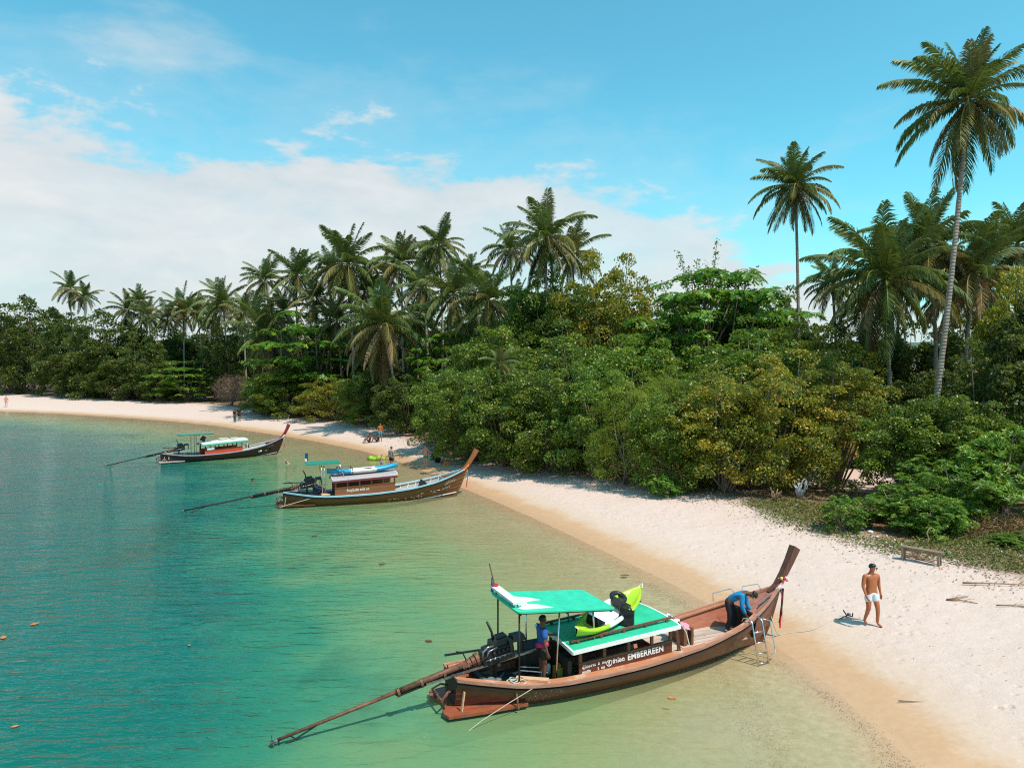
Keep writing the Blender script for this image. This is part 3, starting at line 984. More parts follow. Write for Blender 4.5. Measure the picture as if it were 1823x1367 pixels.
def frond_mesh(e0, seed, mat):
    """one palm leaf: arching midrib along +x from the origin, two combs of leaflets"""
    key = (e0, seed, mat)
    if key in FROND: return FROND[key]
    rg = np.random.default_rng(1000 + seed * 17 + int(e0) + 90)
    Lf = 4.3
    n = 26
    droop = {80: 24, 60: 42, 40: 62, 20: 72, 0: 66, -25: 50, -50: 30}[e0] + rg.uniform(-10, 10)
    s = np.linspace(0, 1, n)
    e = np.maximum(R(e0) - R(droop) * s ** 1.5, R(-86))
    ds = Lf / (n - 1)
    X = np.concatenate([[0], np.cumsum(np.cos(e[:-1]) * ds)])
    Z = np.concatenate([[0], np.cumsum(np.sin(e[:-1]) * ds)])
    side = 0.25 * rg.uniform(-1, 1) * s ** 2
    mid = np.stack([X, side, Z], 1)
    V = []; F = []; T = []
    # rachis
    for i in range(n):
        r = 0.05 * (1 - 0.85 * s[i])
        t = np.array([math.cos(e[i]), 0, math.sin(e[i])]); u = np.array([-math.sin(e[i]), 0, math.cos(e[i])])
        V += [mid[i] + np.array([0, r, 0]), mid[i] + u * r * 0.8, mid[i] - np.array([0, r, 0]), mid[i] - u * r * 0.5]
        T += [0.9] * 4
    for i in range(n - 1):
        for k in range(4):
            F.append((i * 4 + k, i * 4 + (k + 1) % 4, (i + 1) * 4 + (k + 1) % 4, (i + 1) * 4 + k))
    m = 68
    for sd in (-1, 1):
        for j in range(m):
            q = 0.10 + 0.90 * (j + rg.uniform(-.3, .3)) / m
            q = min(max(q, 0.08), 0.995)
            p = np.array([np.interp(q, s, mid[:, k]) for k in range(3)])
            ee = np.interp(q, s, e)
            t = np.array([math.cos(ee), 0, math.sin(ee)]); u = np.array([-math.sin(ee), 0, math.cos(ee)])
            ll = 1.02 * (math.sin(math.pi * (0.13 + 0.80 * q)) ** 0.7) * rg.uniform(0.85, 1.1)
            fw = math.tan(R(28 + 30 * q + rg.uniform(-7, 7)))
            d = t * fw + np.array([0, sd, 0]) + u * rg.uniform(0.0, 0.35)
            d /= np.linalg.norm(d)
            g = np.array([0, 0, -1.0])
            hang = (0.30 if e0 > 50 else 0.62) + 0.5 * q + (0.25 if e0 < 10 else 0) + rg.uniform(-.12, .12)
            d2 = d + g * hang * 1.3; d2 /= np.linalg.norm(d2)
            d1 = d + g * hang * 0.35; d1 /= np.linalg.norm(d1)
            p1 = p + d1 * ll * 0.5; p2 = p1 + d2 * ll * 0.5
            w = t * 0.038 + u * 0.013
            b = len(V)
            V += [p - w * 0.6, p + w * 0.6, p1 + w, p1 - w, p2]
            tv = min(1, max(0, rg.normal(0.42, 0.2)))
            T += [tv, tv, tv, tv, min(1, tv + 0.25)]
            F += [(b, b + 1, b + 2, b + 3), (b + 3, b + 2, b + 4)]
    me = np_mesh('frond_' + mat, np.array(V), F, FRM[mat], False, {'tint': np.array(T)})
    FROND[key] = me
    return me


BINS = np.array([80, 60, 40, 20, 0, -25, -50])
COCO = plain('coconut_husk', (0.16, 0.13, 0.04), 0.5, 0.3, 5)


def palm(cpx, cpy, D, rpx, bpx, label, seed, nf=22, droopy=0.0, cocos=0, bow=0.35, dry=0.12, oliv=0.25, wind=10):
    """crown centre pixel, distance, crown radius in pixels, column where the trunk meets the ground"""
    rg = random.Random(seed)
    cx = (cpx - 911.5) / FOC * D
    cz = CAM_H + (645 - cpy) / FOC * D
    bx = (bpx - 911.5) / FOC * D
    bd = D + rg.uniform(-0.8, 0.8)
    g = gz(bx, bd)
    root = empty('coconut_palm', (bx, bd, g), 0, label, 'palm tree', 'coconut palms of the grove')
    top = Vector((cx - bx, D - bd, cz - g))
    pts = []; rad = []
    side = Vector((rg.uniform(-1, 1), rg.uniform(-.5, .5), 0)) * bow
    nseg = 34
    for i in range(nseg + 1):
        t = i / nseg
        p = Vector((top.x * t ** 1.3, top.y * t, top.z * t)) + side * math.sin(math.pi * t) * (top.z / 14)
        if i == 0: p.z -= 0.3
        pts.append(p)
        ring = 1.0 + (0.07 if i % 2 else -0.03)
        rad.append((0.155 - 0.055 * t + 0.12 * math.exp(-t * 14)) * ring)
    mb = MB().tube(pts, rad, 9)
    mb.build('trunk', PALM_BARK, root, True)
    sc = rpx * (0.93 if cpx < 1100 else 1.0) / FOC * D / 3.9
    lenv = rg.uniform(0.92, 1.08); low = rg.uniform(-12, 14)
    for i in range(nf):
        f = (i + 0.5) / nf
        az = i * 2.39996 + rg.uniform(-0.25, 0.25)
        e = 86 - (152 + droopy * 12 + low) * f ** 1.08 + rg.uniform(-12, 12) + wind * math.cos(az) - droopy * 10
        b = int(BINS[np.argmin(np.abs(BINS - e))])
        kind = 'green'
        if b <= 0 and rg.random() < oliv * 1.6: kind = 'olive'
        elif rg.random() < oliv * 0.5: kind = 'olive'
        if b <= -25 and rg.random() < dry * 2.2: kind = 'dry'
        me = frond_mesh(b, rg.randrange(2), kind)
        s = sc * lenv * rg.uniform(0.74, 1.10) * (0.86 if b >= 80 else 1.0)
        put('frond', me, root, top + Vector((0, 0, 0.1)), (R(rg.uniform(-14, 14)), R(-(e - b) * 0.8), az), (s, s, s))
    if cocos:
        for i in range(cocos):
            a = i * 2.4
            mb = MB().ball((0, 0, 0), (0.13, 0.13, 0.16), 8, 6)
            put('coconut', mb.mesh('coconut', COCO, True), root, top + Vector((0.24 * math.cos(a), 0.24 * math.sin(a), -0.22 - 0.1 * (i % 2))))
    return root


PALMS = [  # cx, cy, D, r, base px, nf, droopy, special label or None, extra
    (128, 507, 132, 40, 138, 18, 0.0, 'far left windswept palm standing above the dark trees'),
    (153, 523, 128, 32, 150, 18, 0.4, None),
    (230, 545, 120, 42, 232, 20, 0.0, None),
    (266, 556, 118, 36, 268, 20, 0.2, None),
    (328, 542, 104, 54, 330, 22, 0.2, None),
    (352, 548, 112, 42, 366, 18, 0.2, None),
    (398, 530, 100, 54, 411, 22, 0.0, 'palm with a bare pale trunk above the leafless brown bush'),
    (436, 548, 108, 46, 440, 20, 0.2, None),
    (474, 490, 98, 50, 478, 20, 0.0, 'palm standing alone left of the main palm cluster'),
    (472, 578, 86, 78, 478, 24, 0.6, 'low drooping palm left of the bright topped spreading tree'),
    (530, 480, 92, 62, 540, 22, 0.0, None),
    (565, 520, 94, 60, 570, 20, 0.5, None),
    (622, 455, 84, 88, 628, 26, 0.2, 'largest high palm left of the middle of the grove'),
    (650, 510, 92, 60, 655, 20, 0.3, None),
    (682, 560, 76, 98, 724, 26, 0.7, 'big drooping palm on a short leaning trunk near the beach'),
    (716, 455, 88, 66, 722, 22, 0.1, None),
    (752, 500, 84, 70, 757, 22, 0.5, None),
    (782, 425, 86, 66, 785, 22, 0.0, None),
    (808, 510, 76, 78, 800, 24, 0.4, None),
    (870, 520, 74, 80, 874, 24, 0.5, None),
    (908, 435, 80, 58, 912, 20, 0.0, 'slender palm just left of the tallest middle palm'),
    (972, 410, 66, 92, 994, 24, 0.1, 'tallest middle palm with long bare grey trunk'),
    (1018, 440, 78, 74, 1016, 22, 0.3, 'palm close behind the tallest middle palm'),
    (890, 640, 50.6, 46, 893, 12, 0.3, 'small young palm poking out of the hibiscus shrubs'),
    (740, 560, 90, 56, 742, 20, 0.5, None),
    (505, 545, 100, 50, 508, 20, 0.3, None),
    (590, 470, 96, 52, 594, 20, 0.1, None),
    (600, 560, 92, 54, 604, 20, 0.5, None),
    (690, 480, 96, 54, 694, 20, 0.2, None),
    (760, 455, 96, 52, 764, 20, 0.1, None),
    (835, 480, 92, 52, 838, 20, 0.1, None),
    (925, 530, 88, 50, 928, 20, 0.4, None),
    (300, 560, 120, 40, 302, 18, 0.3, None),
    (380, 560, 118, 42, 384, 18, 0.4, None),
    (250, 530, 136, 34, 252, 18, 0.1, None),
    (840, 560, 86, 56, 842, 20, 0.5, None),
    (1480, 510, 62, 66, 1484, 20, 0.2, 'small palm just right of the lone straight palm'),
    (1412, 336, 60, 84, 1418, 30, 0.25, 'lone straight palm rising clear of the shrubs'),
    (1574, 500, 45, 128, 1590, 30, 0.3, 'big dark palm with wide crown below the two tall ones'),
    (1648, 440, 50, 112, 1650, 28, 0.0, 'upright dark palm partly behind the tall leaning trunk'),
    (1730, 490, 48, 108, 1726, 24, 0.4, 'palm with orange drying fronds right of the tall trunk'),
    (1806, 440, 56, 90, 1800, 24, 0.0, 'palm crown cut by the right edge'),
    (1714, 188, 37, 132, 1640, 31, 0.15, 'tallest palm with long leaning trunk at the right'),
    (1690, 520, 57, 84, 1694, 22, 0.2, 'palm crown deep in the shade behind the tall leaning trunk'),
    (1775, 520, 60, 80, 1778, 22, 0.2, 'palm crown deep in the shade near the right edge'),
    (1610, 470, 60, 84, 1614, 22, 0.0, 'palm crown peeping between the big dark palm and the upright one'),
    (1540, 560, 58, 80, 1544, 20, 0.5, 'low palm in the shade left of the big dark palm'),
]
order = sorted(range(len(PALMS)), key=lambda i: PALMS[i][0])
for n_, i in enumerate(order):
    cx, cy, D, r, b, nf, dr, lab = PALMS[i]
    if lab is None:
        lab = 'coconut palm in the grove, %s palm crown counted from the left' % ORD[n_]
    if cx < 1100: cy += 0.20 * r
    if cx < 640: D = max(D, veg_d(b) * 1.08 + 2)
    palm(cx, cy, D, r, b, lab, 300 + i, int(nf * 1.6), dr, 5 if cx in (1412, 1714) else 0,
         bow=0.5 if cx != 1412 else 0.1, dry=0.30 if cx in (1730, 682) else 0.05, oliv=0.30 if cx < 1100 else (0.25 if cx != 1730 else 0.5), wind=12 if cx < 1100 else 4)

# ================================================================== LONGTAIL BOATS
BX = [0, .64, 1.6, 2.7, 4.0, 6.1, 7.8, 8.8, 9.4, 9.8]
f_b = smooth_interp(BX, [.42, .66, .94, 1.05, 1.06, .97, .80, .50, .24, .045])
f_s = smooth_interp(BX, [.76, .66, .54, .49, .50, .61, .87, 1.13, 1.31, 1.45])
f_k = smooth_interp(BX, [-.10, -.18, -.26, -.30, -.30, -.24, -.12, -.05, -.02, 0.0])
HL = 9.8


def hull_pt(x, u, side, off=0.0):
    b, s, k = float(f_b(x)), float(f_s(x)), float(f_k(x))
    xe = 9.1 + 0.7 * u
    return Vector((x / HL * xe, side * (max(b * u ** 0.6, 0.02) + off), k + (s - k) * u ** 1.5))


def strip(mb, fn, xs, thick):
    """closed plank running along x: fn(x) gives inner and outer top points"""
    rows = []
    for x in xs:
        a, b = fn(x)
        a, b = Vector(a), Vector(b)
        lo = Vector((0, 0, -thick))
        rows.append([a, b, b + lo, a + lo, a])
    mb.grid(rows)
    n = len(mb.v)
    mb.f.append((n - 1, n - 2, n - 3, n - 4)); mb.mi.append(mb.cur)
    k = n - 5 * len(rows)
    mb.f.append((k, k + 1, k + 2, k + 3)); mb.mi.append(mb.cur)
    return mb


METAL_BLACK = plain('engine_black_iron', (0.022, 0.022, 0.024), 0.38, 0.5, 14, 0.5, 0.3)
METAL_GREY = plain('engine_grey_metal', (0.32, 0.31, 0.30), 0.35, 0.4, 16, 0.5, 0.8)
METAL_RUST = plain('rusty_steel', (0.17, 0.075, 0.045), 0.6, 0.55, 9, 0.4, 0.3, 0.3)
STEEL = plain('stainless_steel', (0.62, 0.60, 0.57), 0.24, 0.15, 12, 0.5, 1.0)
ROPE = plain('rope_pale', (0.50, 0.46, 0.38), 0.9, 0.25, 30)
RUBBER = plain('black_rubber', (0.016, 0.016, 0.018), 0.5, 0.3, 10, 0.4)
WHITE_PAINT = plain('white_paint', (0.78, 0.78, 0.77), 0.45, 0.06, 6, 0.4)
LETTER_WHITE = plain('letter_white', (0.80, 0.79, 0.76), 0.6, 0.05, 6)
DARK_GAP = plain('dark_tarred_wood', (0.030, 0.022, 0.018), 0.7, 0.35, 8)
TEAL_BOX = plain('teal_plastic', (0.03, 0.16, 0.20), 0.4, 0.2, 6)


def text_part(parent, body, size, loc, rot, mat, name='lettering', shear=0.0, bold=0.0, align='LEFT', sx=1.0):
    cu = bpy.data.curves.new(name, 'FONT')
    cu.body = body
    cu.size = size
    cu.shear = shear
    cu.offset = bold
    cu.extrude = 0.003
    cu.space_character = 1.06
    cu.align_x = align
    cu.align_y = 'CENTER'
    cu.resolution_u = 3
    cu.materials.append(mat)
    o = bpy.data.objects.new(name, cu)
    o.location = loc
    o.rotation_euler = rot
    o.scale = (sx, 1, 1)
    C.objects.link(o)
    bpy.context.view_layer.update()
    me = bpy.data.meshes.new_from_object(o.evaluated_get(bpy.context.evaluated_depsgraph_get()))
    me.materials.clear(); me.materials.append(mat)
    bpy.data.objects.remove(o); bpy.data.curves.remove(cu)
    return put(name, me, parent, loc, rot, (sx, 1, 1))


def boat(loc, theta, scale, label, S):
    root = empty('longtail_boat', (loc[0], loc[1], 0.0), theta, label, 'boat', 'longtail boats drawn up at the beach', scale)
    HULL, RAIL, DECK, FLOOR, INNER, PROW = S['hull'], S['rail'], S['deck'], S['floor'], S['inner'], S['prow']
    xs = np.concatenate([np.linspace(0, 8.2, 24), np.linspace(8.45, HL, 10)])
    us = [0.0, .30, .47, .61, .74, .87, 1.0]
    for side in (-1, 1):
        for i in range(6):
            mb = MB()
            lap = 0.032
            rows = []
            for x in xs:
                r = []
                uu = np.linspace(us[i], us[i + 1], 4)
                r.append(hull_pt(x, uu[0], side, 0.0))
                for q, u in enumerate(uu):
                    r.append(hull_pt(x, u, side, lap * (1 - q / 3)))
                rows.append(r)
            mb.grid(rows)
            mb.build('hull_plank', HULL if i < 5 else S.get('sheer', HULL), root)
    # inner lining
    mb = MB()
    for side in (-1, 1):
        mb.grid([[hull_pt(x, u, side, -0.05) + Vector((0, 0, 0.02)) for u in np.linspace(0, 1, 8)] for x in np.linspace(0.05, 9.3, 30)])
    mb.build('hull_lining', INNER, root, True)
    # transom
    pts = [hull_pt(0, u, 1) for u in np.linspace(1, 0, 9)] + [hull_pt(0, u, -1) for u in np.linspace(0, 1, 9)]
    n = len(pts)
    MB().add([p for p in pts] + [p + Vector((0.07, 0, 0)) for p in pts], [tuple(range(n)), tuple(reversed(range(n, 2 * n)))] + [(i, i + n, (i + 1) % n + n, (i + 1) % n) for i in range(n)]).build('transom', DARK_GAP if S.get('dark_stern') else HULL, root)
    # stem timber and keel
    mb = MB()
    st = [(hull_pt(HL, u, 1).x + 0.03, 0, hull_pt(HL, u, 1).z) for u in np.linspace(0, 1, 8)]
    for a, b in zip(st[:-1], st[1:]): mb.bar(a, b, 0.10, 0.10, (0, 1, 0))
    mb.build('stem_timber', S.get('stem', HULL), root)
    # stripe along the waterline edge
    if S.get('boot'):
        mb = MB()
        for side in (-1, 1):
            strip(mb, lambda x: (hull_pt(x, S['boot_u'], side, 0.0), hull_pt(x, S['boot_u'], side, 0.035)), np.linspace(5.0, 9.75, 18), 0.05)
        mb.build('waterline_stripe', S['boot'], root)
    # side decks and rub rails
    wid = smooth_interp([0, 1.2, 2.6, 5.6, 6.6, 8.4], [.22, .26, .30, .30, .15, .13])
    for side in (-1, 1):
        mb = MB()
        strip(mb, lambda x: ((x, side * (float(f_b(x)) - float(wid(x))), float(f_s(x)) + 0.018), (x, side * (float(f_b(x)) + 0.02), float(f_s(x)) + 0.018)), np.linspace(0.02, 8.5, 34), 0.035)
        mb.build('side_deck', DECK, root)
        mb = MB()
        strip(mb, lambda x: ((x, side * (float(f_b(x)) - 0.01), float(f_s(x)) + 0.055), (x, side * (float(f_b(x)) + 0.055), float(f_s(x)) + 0.055)), np.linspace(0.0, 9.72, 40), 0.07)
        mb.build('rub_rail', RAIL, root)
        mb = MB()
        strip(mb, lambda x: ((x, side * (float(f_b(x)) - 0.03), float(f_s(x)) - 0.06), (x, side * (float(f_b(x)) + 0.03), float(f_s(x)) - 0.06)), np.linspace(0.0, 9.6, 40), 0.04)
        mb.build('lower_rail', S.get('rail2', DARK_GAP), root)
    # floor boards of the open foredeck and the stern well
    for k in range(11):
        y0, y1 = -0.88 + 0.16 * k, -0.88 + 0.16 * (k + 1) - 0.012
        ym = max(abs(y0), abs(y1))
        x1 = 8.5
        while x1 > 5.7 and float(f_b(x1)) * 0.80 < ym: x1 -= 0.1
        if x1 > 6.0:
            dz = random.Random(k).uniform(-.004, .006)
            MB().add([(a, b, c) for c in (0.42 + dz, 0.45 + dz) for a, b in ((5.62, y0), (x1, y0), (x1, y1), (5.62, y1))],
                     [(3, 2, 1, 0), (4, 5, 6, 7), (0, 1, 5, 4), (1, 2, 6, 5), (2, 3, 7, 6), (3, 0, 4, 7)]).build('floor_board', FLOOR, root)
    for k in range(8):
        y0, y1 = -0.72 + 0.18 * k, -0.72 + 0.18 * (k + 1) - 0.012
        ym = max(abs(y0), abs(y1))
        x0 = 0.35
        while float(f_b(x0)) * 0.80 < ym: x0 += 0.1
        MB().add([(a, b, c) for c in (0.24, 0.27) for a, b in ((x0, y0), (2.9, y0), (2.9, y1), (x0, y1))],
                 [(3, 2, 1, 0), (4, 5, 6, 7), (0, 1, 5, 4), (1, 2, 6, 5), (2, 3, 7, 6), (3, 0, 4, 7)]).build('stern_board', S.get('stern_floor', FLOOR), root)
    # bow deck: boards running together at the prow, with the bulkhead below
    if S.get('bow_deck', True):
        nb = 8
        for k in range(nb):
            rows = []
            for x in np.linspace(8.5, 9.62, 6):
                b = float(f_b(x)) + 0.01; z = float(f_s(x)) + 0.02
                ya, yb = -b + 2 * b * k / nb + 0.004, -b + 2 * b * (k + 1) / nb - 0.004
                ca = 0.05 * (1 - (ya / b) ** 2); cb = 0.05 * (1 - (yb / b) ** 2)
                dip = -0.05
                rows.append([(x, ya, z + ca + dip), (x, yb, z + cb + dip), (x, yb, z + cb + dip - 0.03), (x, ya, z + ca + dip - 0.03), (x, ya, z + ca + dip)])
            MB().grid(rows).build('bow_board', S.get('bow_mat', DECK), root)
        b, z = float(f_b(8.5)), float(f_s(8.5))
        MB().add([(8.5, -b * .78, .40), (8.5, b * .78, .40), (8.5, b, z - .02), (8.5, -b, z - .02), (8.46, -b * .78, .40), (8.46, b * .78, .40), (8.46, b, z - .02), (8.46, -b, z - .02)],
                 [(0, 1, 2, 3), (7, 6, 5, 4), (0, 4, 5, 1), (2, 6, 7, 3)]).build('bow_bulkhead', S.get('bulk', DARK_GAP), root)
    # frames (ribs) inside open boats
    if S.get('ribs'):
        for x in np.arange(5.9, 8.6, 0.42):
            for side in (-1, 1):
                mb = MB()
                pp = [hull_pt(x, u, side, -0.07) + Vector((0, 0, 0.02)) for u in np.linspace(0.35, 0.98, 5)]
                for a, c in zip(pp[:-1], pp[1:]): mb.bar(a, c, 0.06, 0.05, (1, 0, 0))
                mb.build('rib', S['ribs'], root)
    # prow blade
    mb = MB()
    pr = S.get('prow_line', [(9.50, 1.30, .19), (9.78, 1.50, .19), (10.02, 1.80, .205), (10.25, 2.15, .23), (10.46, 2.52, .27)])
    rows = []
    for i, (x, z, w) in enumerate(pr):
        t = Vector((pr[min(i + 1, len(pr) - 1)][0] - pr[max(i - 1, 0)][0], 0, pr[min(i + 1, len(pr) - 1)][1] - pr[max(i - 1, 0)][1])).normalized()
        nrm = Vector((-t.z, 0, t.x))
        c = Vector((x, 0, z)); th = 0.060 + 0.012 * i
        rows.append([c + nrm * w * .5 + Vector((0, th, 0)), c - nrm * w * .5 + Vector((0, th * .7, 0)), c - nrm * w * .5 - Vector((0, th * .7, 0)), c + nrm * w * .5 - Vector((0, th, 0)), c + nrm * w * .5 + Vector((0, th, 0))])
    mb.grid(rows)
    nn = len(mb.v)
    mb.f.append((nn - 5, nn - 4, nn - 3, nn - 2)); mb.mi.append(0)
    mb.build('prow_post', PROW, root)
    # cloth wound round the prow, hanging ribbons
    for i, (m, zz) in enumerate(S['wraps']):
        c = Vector((9.74 + 0.06 * i, 0, 1.44 + 0.07 * i))
        M = Matrix.Rotation(R(-42), 3, 'Y')
        MB().torus(c, 0.15, 0.045, M @ Matrix.Diagonal((1.0, 0.75, 1.0)), 16, 6).build('prow_cloth', m, root, True)
    for i, (m, ln, dy) in enumerate(S['ribbons']):
        rg = random.Random(40 + i)
        rows = []
        for j in range(9):
            t = j / 8
            x = 9.86 + 0.04 * math.sin(3.2 * t + i) + 0.02 * i; y = dy - 0.03 * math.sin(4 * t + i * 2); z = 1.42 - ln * t
            w = 0.028
            rows.append([(x - w * math.cos(t * 2 + i), y - w * math.sin(t * 2 + i), z), (x + w * math.cos(t * 2 + i), y + w * math.sin(t * 2 + i), z), (x + 0.006, y + 0.008, z), (x - w * math.cos(t * 2 + i), y - w * math.sin(t * 2 + i), z)])
        MB().grid(rows).build('prow_ribbon', m, root)
    # ---- cabin
    cb = S['cabin']
    x0, x1, yw = cb['x0'], cb['x1'], cb['yw']
    zr = lambda x: cb['roof_z'] + cb['slope'] * (x - x0)
    zb = lambda x: float(f_s(x)) - 0.03
    zw = lambda x: cb['wall_z'] + cb['slope'] * (x - x0)
    for side in (-1, 1):
        mb = MB()
        xx = np.linspace(x0, x1, 10)
        rows = [[(x, side * yw, zb(x)), (x, side * yw, zw(x)), (x, side * (yw - 0.035), zw(x)), (x, side * (yw - 0.035), zb(x)), (x, side * yw, zb(x))] for x in xx]
        mb.grid(rows)
        for e in (0, 1):
            x = xx[0] if e == 0 else xx[-1]
            mb.add([(x, side * yw, zb(x)), (x, side * yw, zw(x)), (x, side * (yw - .035), zw(x)), (x, side * (yw - .035), zb(x))], [(0, 1, 2, 3)])
        mb.build('cabin_wall', cb['wall'], root)
        mb = MB().bar((x0 - .02, side * (yw - .01), zw(x0) + .015), (x1 + .02, side * (yw - .01), zw(x1) + .015), 0.07, 0.035)
        mb.build('window_sill', cb['post'], root)
        for x in cb['posts']:
            MB().bar((x, side * (yw - .02), zw(x)), (x, side * (yw - .02), zr(x) + 0.01), 0.05, 0.075, (1, 0, 0)).build('window_post', cb['post'], root)
    rx0, rx1, ry = cb['rx0'], cb['rx1'], cb['ry']
    arch = lambda x, y: zr(x) + 0.03 + 0.06 * (1 - (y / ry) ** 2)
    rows_t = [[(x, y, arch(x, y) + cb.get('thick', .05)) for y in np.linspace(-ry, ry, 11)] for x in np.linspace(rx0, rx1, 12)]
    rows_b = [[(x, y, arch(x, y)) for y in np.linspace(ry, -ry, 11)] for x in np.linspace(rx0, rx1, 12)]
    mb = MB().grid(rows_t).grid(rows_b)
    roof = mb.build('cabin_roof', cb['roof'], root)
    th = cb.get('thick', .05)
    fh = cb.get('fascia_h', 0.085)
    ring = [(rx0, -ry), (rx1, -ry), (rx1, ry), (rx0, ry)]
    for i in range(4):
        (xa, ya), (xb, yb) = ring[i], ring[(i + 1) % 4]
        npt = 11 if xa == xb else 2
        mbf = MB()
        for j in range(npt - 1):
            pa = Vector((xa + (xb - xa) * j / (npt - 1), ya + (yb - ya) * j / (npt - 1), 0)); pb = Vector((xa + (xb - xa) * (j + 1) / (npt - 1), ya + (yb - ya) * (j + 1) / (npt - 1), 0))
            pa.z = arch(pa.x, pa.y) + th - fh / 2 + 0.006; pb.z = arch(pb.x, pb.y) + th - fh / 2 + 0.006
            mbf.bar(pa, pb, 0.045, fh)
        mbf.build('roof_fascia', cb['fascia'], roof)
        if cb.get('fascia2'):
            mbf = MB()
            if xa != xb:
                mbf.bar((xa, ya, arch(xa, ya) + th - fh - .05), (xb, yb, arch(xb, yb) + th - fh - .05), 0.05, 0.10)
                mbf.build('roof_valance', cb['fascia2'], roof)
    if cb.get('roof_rail'):
        for side in (-1, 1):
            y = side * ry * 0.70
            mb = MB().bar((rx0 + .1, y, arch(rx0, y) + th + .085), (rx1 - .05, y, arch(rx1, y) + th + .085), 0.055, 0.04)
            mb.bar((rx0 + .1, y + .05, arch(rx0, y) + th + .05), (rx1 - .4, y + .05, arch(rx1, y) + th + .05), 0.03, 0.03)
            for x in np.linspace(rx0 + .3, rx1 - .2, 5): mb.box((x, y, arch(x, y) + th + .035), (.07, .05, .07))
            mb.build('roof_rail', cb['post'], roof)
    # benches inside
    for y in (-0.45, 0.45):
        MB().box(((x0 + x1) / 2, y, 0.52), (x1 - x0 - 0.2, 0.36, 0.05)).build('cabin_bench', cb.get('bench', DARK_GAP), root)
    # ---- stern canopy
    cn = S['canopy']
    xa, xb, ya, yb = cn['x0'], cn['x1'], cn['y0'], cn['y1']
    za = lambda x: cn['z0'] + (cn['z1'] - cn['z0']) * (x - xa) / (xb - xa)
    out = []
    r = 0.10
    for cx, cy, a0 in ((xb - r, yb - r, 0), (xa + r, yb - r, 90), (xa + r, ya + r, 180), (xb - r, ya + r, 270)):
        for k in range(4):
            a = R(a0 + 30 * k); out.append((cx + r * math.cos(a), cy + r * math.sin(a)))
    cano = MB().slab(out, lambda x, y: za(x), lambda x, y: za(x) + 0.035).build('canopy', cn['top'], root)
    mb = MB()
    for y in (ya + .06, (ya + yb) / 2, yb - .06): mb.bar((xa + .05, y, za(xa) - .02), (xb - .05, y, za(xb) - .02), .035, .035)
    for x in (xa + .1, (xa + xb) / 2, xb - .1): mb.bar((x, ya + .05, za(x) - .05), (x, yb - .05, za(x) - .05), .03, .03)
    mb.build('canopy_frame', cn['frame'], cano)
    for (x, y, zlow, m, lean) in cn['poles']:
        MB().tube([(x + lean, y * 1.0, zlow), (x, y, za(x) - .02)], 0.022, 8).build('canopy_pole', m, root, True)
    # ---- engine on its swivel post
    ex = S.get('engine_x', 1.15)
    mb = MB()
    sl = 0.20
    rot = (0, -sl * 0.8, 0)
    mb.box((ex, 0, 1.06), (.62, .36, .34), rot)
    mb.box((ex + .02, 0, 1.30), (.46, .26, .18), rot, .86)
    mb.box((ex + .06, .02, 1.42), (.34, .16, .09), rot, .8)
    mb.box((ex + .30, 0, 1.16), (.10, .42, .40), rot)
    mb.box((ex - .34, 0, 1.00), (.14, .34, .30), rot, .8)
    for k in range(4): mb.ball((ex - .15 + .11 * k, -.20, 1.12 + .02 * k), (.05, .06, .06), 8, 5)
    eng = mb.build('engine', METAL_BLACK, root)
    mb = MB()
    mb.tube([(ex - .15, -.16, 1.28), (ex - .32, -.22, 1.30), (ex - .42, -.20, 1.20), (ex - .44, -.18, 1.0)], .025, 7)
    mb.tube([(ex - .05, -.17, 1.24), (ex - .30, -.26, 1.22), (ex - .36, -.22, 1.05)], .02, 7)
    mb.tube([(ex - .35, -.20, 0.98), (ex + .35, -.22, 1.10)], .015, 6)
    for k in range(5): mb.box((ex - .25 + .12 * k, -.20, .98 + .02 * k), (.05, .05, .06))
    mb.build('engine_pipe', METAL_GREY, eng, True)
    MB().tube([(ex - .10, 0, 1.38), (ex - .13, 0.0, 1.55), (ex - .24, 0.02, 1.80)], [.030, .03, .027], 8).build('exhaust', RUBBER, eng, True)
    mb = MB()
    mb.box((ex + .52, .02, 1.34), (.34, .30, .13), (0, -.05, 0), .86)
    mb.tube([(ex + .40, 0, 1.28), (ex + .38, 0, 1.06)], .02, 6).tube([(ex + .66, .05, 1.28), (ex + .72, .05, 0.95)], .03, 6)
    mb.build('air_filter', METAL_BLACK, eng)
    mb = MB()
    for k, (dx, rr) in enumerate(((-.46, .15), (-.56, .12), (-.66, .105), (-.78, .09))):
        mb.tube([(ex + dx, 0, 1.00 + dx * .30 + .13), (ex + dx - .08, 0, 1.00 + (dx - .08) * .30 + .13)], rr, 12)
    for k in range(9): mb.box((ex - .45 - .05 * k, -.10 + .02 * (k % 3), 1.0 - .015 * k), (.045, .06, .07), (.3 * k, .4, .2 * k))
    mb.build('gearbox', METAL_RUST, eng)
    mb = MB().bar((ex - 1.25, .10, 1.16), (ex - .42, .05, 1.16), .03, .045)
    mb.tube([(ex - .98, .09, 1.20), (ex - .84, .06, 1.19), (ex - .72, 0, .92)], .018, 6)
    mb.tube([(ex - 1.20, -.02, .78), (ex - 1.22, -.02, .97)], .016, 6)
    mb.build('control_arm', METAL_BLACK, eng)
    MB().bar((ex - 1.75, -.10, .66), (ex + .95, -.16, 1.02), .05, .04).build('engine_rail', METAL_GREY, eng)
    mb = MB().tube([(ex - .05, 0, .25), (ex - .05, 0, .92)], .05, 8)
    mb.bar((ex - .4, -.5, .50), (ex - .4, .5, .50), .12, .10).bar((ex - .05, -.25, .85), (ex - .05, .25, .85), .08, .06)
    mb.build('engine_mount', DARK_GAP, root)
    p0 = Vector((ex - .55, 0, .96)); p1 = Vector(S.get('prop', (-3.85, -0.10, 0.10)))
